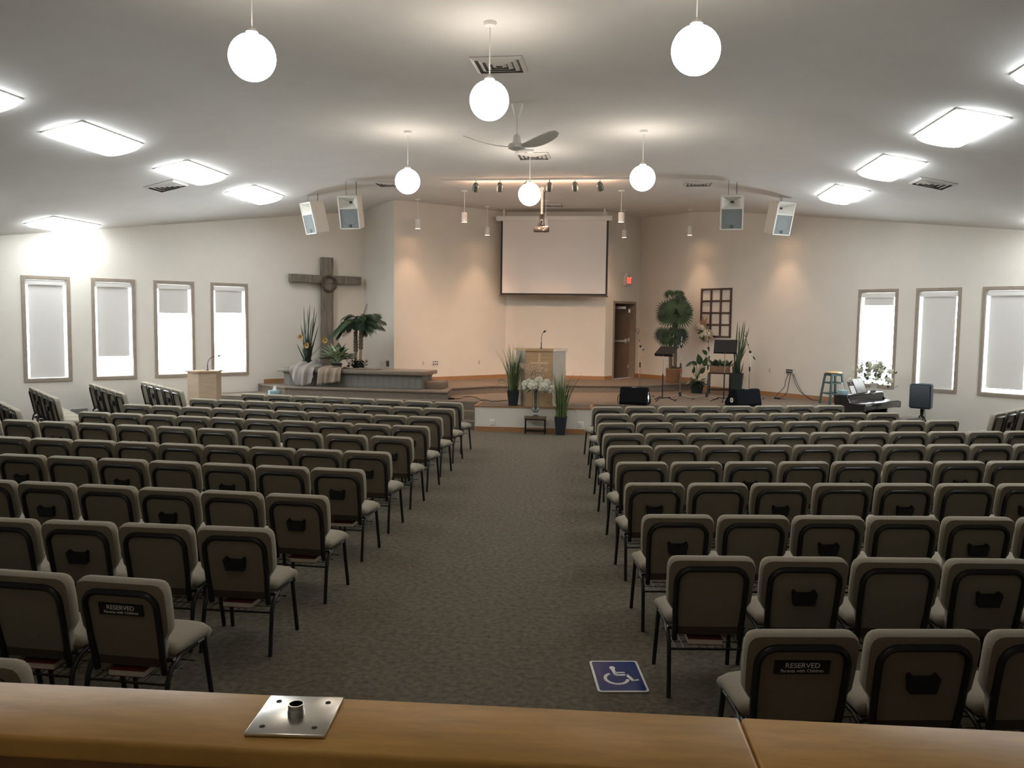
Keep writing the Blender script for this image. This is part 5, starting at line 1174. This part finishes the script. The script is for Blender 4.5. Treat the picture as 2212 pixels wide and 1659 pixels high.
# ---- stool
ss = pd(1801, 803, 18.85); b8 = Vector((ss.x, 18.85, Z1)); hs = ss.z - Z1
t = thing('bar_stool', 'green painted wooden stool with natural round seat near the piano', 'stool', b8, math.radians(20))
MB().lathe([(0, hs - .035), (.155, hs - .035), (.17, hs - .02), (.17, hs - .008), (.16, hs), (0, hs)], 28).obj('seat', M_seatw, t)
MB().box(-.13, .13, -.13, .13, hs - .085, hs - .035).obj('apron', M_greenp, t, smooth=0)
for sx in (-1, 1):
    for sy in (-1, 1):
        a_ = Vector((sx * .12, sy * .12, hs - .04)); e_ = Vector((sx * .19, sy * .19, 0)); mb = MB(); k = .019
        mb.hexa([e_ + Vector((x, y, 0)) for x, y in ((-k, -k), (k, -k), (k, k), (-k, k))], [a_ + Vector((x, y, 0)) for x, y in ((-k, -k), (k, -k), (k, k), (-k, k))]); mb.obj('leg', M_greenp, t, smooth=0)
for z, dz in ((.22, 0), (.45, 0)):
    f_ = .19 - .07 * z / hs
    for s in (-1, 1): MB().box(-f_, f_, s * f_ - .01, s * f_ + .01, z, z + .03).obj('rung', M_greenp, t, smooth=0); MB().box(s * f_ - .01, s * f_ + .01, -f_, f_, z + .06 * 0, z + .03).obj('rung', M_greenp, t, smooth=0)
# ---- digital piano: local x along keyboard, front = -y
KZ = .76
A_ = pz(1870, 873.5, KZ); B_ = pz(1945, 864.5, KZ); pa_ = math.atan2(B_.y - A_.y, B_.x - A_.x); PL = (B_ - A_).length
t = thing('digital_piano', 'black digital piano with closed lid near the piano-side windows', 'piano', (A_.x, A_.y, 0), pa_)
D_ = .60
MB().rbox(0, PL, 0, .36, KZ - .13, KZ - .02, .006).obj('key_bed', M_piano, t)
MB().rbox(.03, PL - .03, .01, .33, KZ - .022, KZ, .006).obj('key_lid', M_piano, t)
MB().box(.02, PL - .02, .33, D_, KZ - .13, KZ + .12).obj('upper_case', M_piano, t, smooth=0)
MB().rbox(-.01, PL + .01, .36, D_ + .01, KZ + .12, KZ + .145, .005).obj('case_top', M_piano, t)
for x0_, x1_ in ((-.03, .02), (PL - .02, PL + .03)):
    mb = MB(); pr = [(.03, 0), (D_, 0), (D_, KZ + .13), (.36, KZ + .13), (.30, KZ - .0), (.0, KZ - .02), (.0, KZ - .14), (.26, KZ - .17), (.26, .05), (.03, .05)]
    pr = [(y, z) for y, z in pr]; n = len(pr); mb.v = [(x0_, y, z) for y, z in pr] + [(x1_, y, z) for y, z in pr]; mb.f = [tuple(range(n)), tuple(range(2 * n - 1, n - 1, -1))] + [(k, (k + 1) % n, n + (k + 1) % n, n + k) for k in range(n)]; mb.obj('side_panel', M_piano, t, smooth=0)
MB().box(.02, PL - .02, D_ - .10, D_ - .06, .1, KZ - .13).obj('back_panel', M_piano, t, smooth=0)
Rm = Matrix.Translation((PL * .42, .42, KZ + .145)) @ Matrix.Rotation(math.radians(-24), 4, 'X')
MB().rbox(-.33, .33, -.01, .01, 0, .25, .006, m=Rm).obj('music_rest', M_piano, t)
wl = Matrix.Translation((A_.x, A_.y, 0)) @ Matrix.Rotation(pa_, 4, 'Z')
def on_piano(x, y, z=KZ + .1455): q = wl @ Vector((x, y, z)); return q
bk = thing('sheet_music', 'open white music book propped on the piano rest', 'book', wl @ (Rm @ Vector((.06, -.014, .002))), pa_)
Rb = Matrix.Rotation(math.radians(-24), 4, 'X')
for s in (-1, 1):
    mb = MB(); N = 5
    for i in range(N + 1): x = s * .20 * i / N; y = -.012 - .010 * math.sin(math.pi * i / N); mb.v += [tuple(Rb @ Vector((x, y, 0))), tuple(Rb @ Vector((x, y, .29)))]
    mb.f = [(2 * i, 2 * i + 1, 2 * i + 3, 2 * i + 2) for i in range(N)]; o = mb.obj('page_leaf', M_paper, bk, smooth=60); md = o.modifiers.new('thickness', 'SOLIDIFY'); md.thickness = .008
sh = thing('loose_sheet', 'loose white paper leaning at the end of the piano rest', 'paper', wl @ (Rm @ Vector((-.24, -.013, .002))), pa_); MB().box(-.10, .08, -.003, 0, 0, .16, m=Rb).obj('sheet', M_paper, sh, smooth=0)
ln = thing('flat_paper', 'white paper lying flat on the piano top beside the tissues', 'paper', on_piano(.16, .40), pa_ + .2); MB().box(-.13, .13, -.03, .05, 0, .003).obj('sheet', M_paper, ln, smooth=0)
q = on_piano(.08, .50); tissue(q, pa_ + .9, 'grey-blue tissue box on the near end of the piano top', k=1.4)
q = on_piano(PL - .08, .52)
t = thing('white_bouquet', 'bouquet of white flowers and greenery standing at the far end of the piano', 'flowers', q)
MB().lathe([(.05, 0), (.07, .02), (.055, .10), (.07, .16), (.06, .16), (.045, .1), (0, .03)], 18).obj('vase', M_white, t); rnd = random.Random(77)
for i in range(26):
    aa = i * 2.4; el = rnd.uniform(.0, 1.4); R_ = rnd.uniform(.22, .40); c = Vector((math.cos(aa) * math.cos(el) * R_ * 1.25, math.sin(aa) * math.cos(el) * R_, .26 + math.sin(el) * R_ * .95 - .05)); hyd(t, c, rnd.uniform(.045, .075), 100 + i, n=22, nm='blossom')
mb = MB()
for i in range(240): aa = rnd.uniform(0, 6.28); el = rnd.uniform(-.5, 1.5); R_ = rnd.uniform(.08, .40); c = Vector((math.cos(aa) * math.cos(el) * R_ * 1.2, math.sin(aa) * math.cos(el) * R_, .26 + math.sin(el) * R_)); d = Vector((rnd.uniform(-1, 1), rnd.uniform(-1, 1), rnd.uniform(-.6, .8))).normalized(); mb.leaf(c, c + d * .09, .05, n=2)
o = mb.obj('foliage', mat('bouquet_green', (.14, .22, .12), .6, noise=.4, nscale=20), t); o['kind'] = 'stuff'
# bench
p0, p1 = pz(1942, 907, .49), pz(1980, 904, .49); ba = pa_; c = pz(1960, 904, .49)
t = thing('piano_bench', 'black padded piano bench beyond the end of the chair row', 'bench', (c.x, c.y + .1, 0), ba)
MB().rbox(-.36, .36, -.17, .17, .42, .49, .02, 3).obj('seat', M_piano, t)
for sx in (-.32, .32):
    for sy in (-.13, .13): MB().box(sx - .02, sx + .02, sy - .02, sy + .02, 0, .42).obj('leg', M_piano, t, smooth=0)
# ---- loudspeaker on a pole
yA = 16.9; zt_, zb_ = pd(1990, 829, yA).z, pd(1990, 882, yA).z; c = pd(1992, 882, yA)
t = thing('speaker_pole', 'black tripod pole stand carrying the dark loudspeaker', 'speaker stand', (c.x, yA, 0))
MB().tube([(0, 0, .25), (0, 0, zb_ - .05)], .0175, 10).obj('pole', M_black, t)
for k in range(3): aa = math.radians(30 + 120 * k); MB().tube([(0, 0, .55), (.4 * math.cos(aa), .4 * math.sin(aa), .012)], .012, 6).obj('leg', M_black, t)
MB().lathe([(.03, zb_ - .12), (.035, zb_ - .05), (.03, zb_)], 12).obj('cup', M_black, t)
MB().tube(bez((.06, .05, zb_ - .02), (.10, .05, .5), (.05, .05, .3), (.08, .05, .01), 10), .006, 5).obj('cable', M_cable, t)
t = thing('pole_loudspeaker', 'dark moulded loudspeaker on a pole in front of the window', 'loudspeaker', (c.x, yA, zb_), math.radians(-38)); hh = zt_ - zb_
bm = bmesh.new(); pr = [(-.20, -.16), (.20, -.16), (.17, .06), (.08, .17), (-.08, .17), (-.17, .06)]
va = [bm.verts.new((x, y, 0)) for x, y in pr]; vb = [bm.verts.new((x, y, hh)) for x, y in pr]; bm.faces.new(va[::-1]); bm.faces.new(vb)
for k in range(6): bm.faces.new((va[k], va[(k + 1) % 6], vb[(k + 1) % 6], vb[k]))
bmesh.ops.bevel(bm, geom=bm.edges[:], offset=.02, segments=2, affect='EDGES'); MB().frombm(bm).obj('cabinet', M_pa, t)
MB().rbox(-.175, .175, -.175, -.158, .03, hh - .03, .006).obj('grille', mat('pa_grille', (.05, .065, .08), .5, noise=.3, nscale=120), t)
MB().rbox(.09, .16, .02, .09, hh * .35, hh * .8, .006).obj('handle', M_black, t)
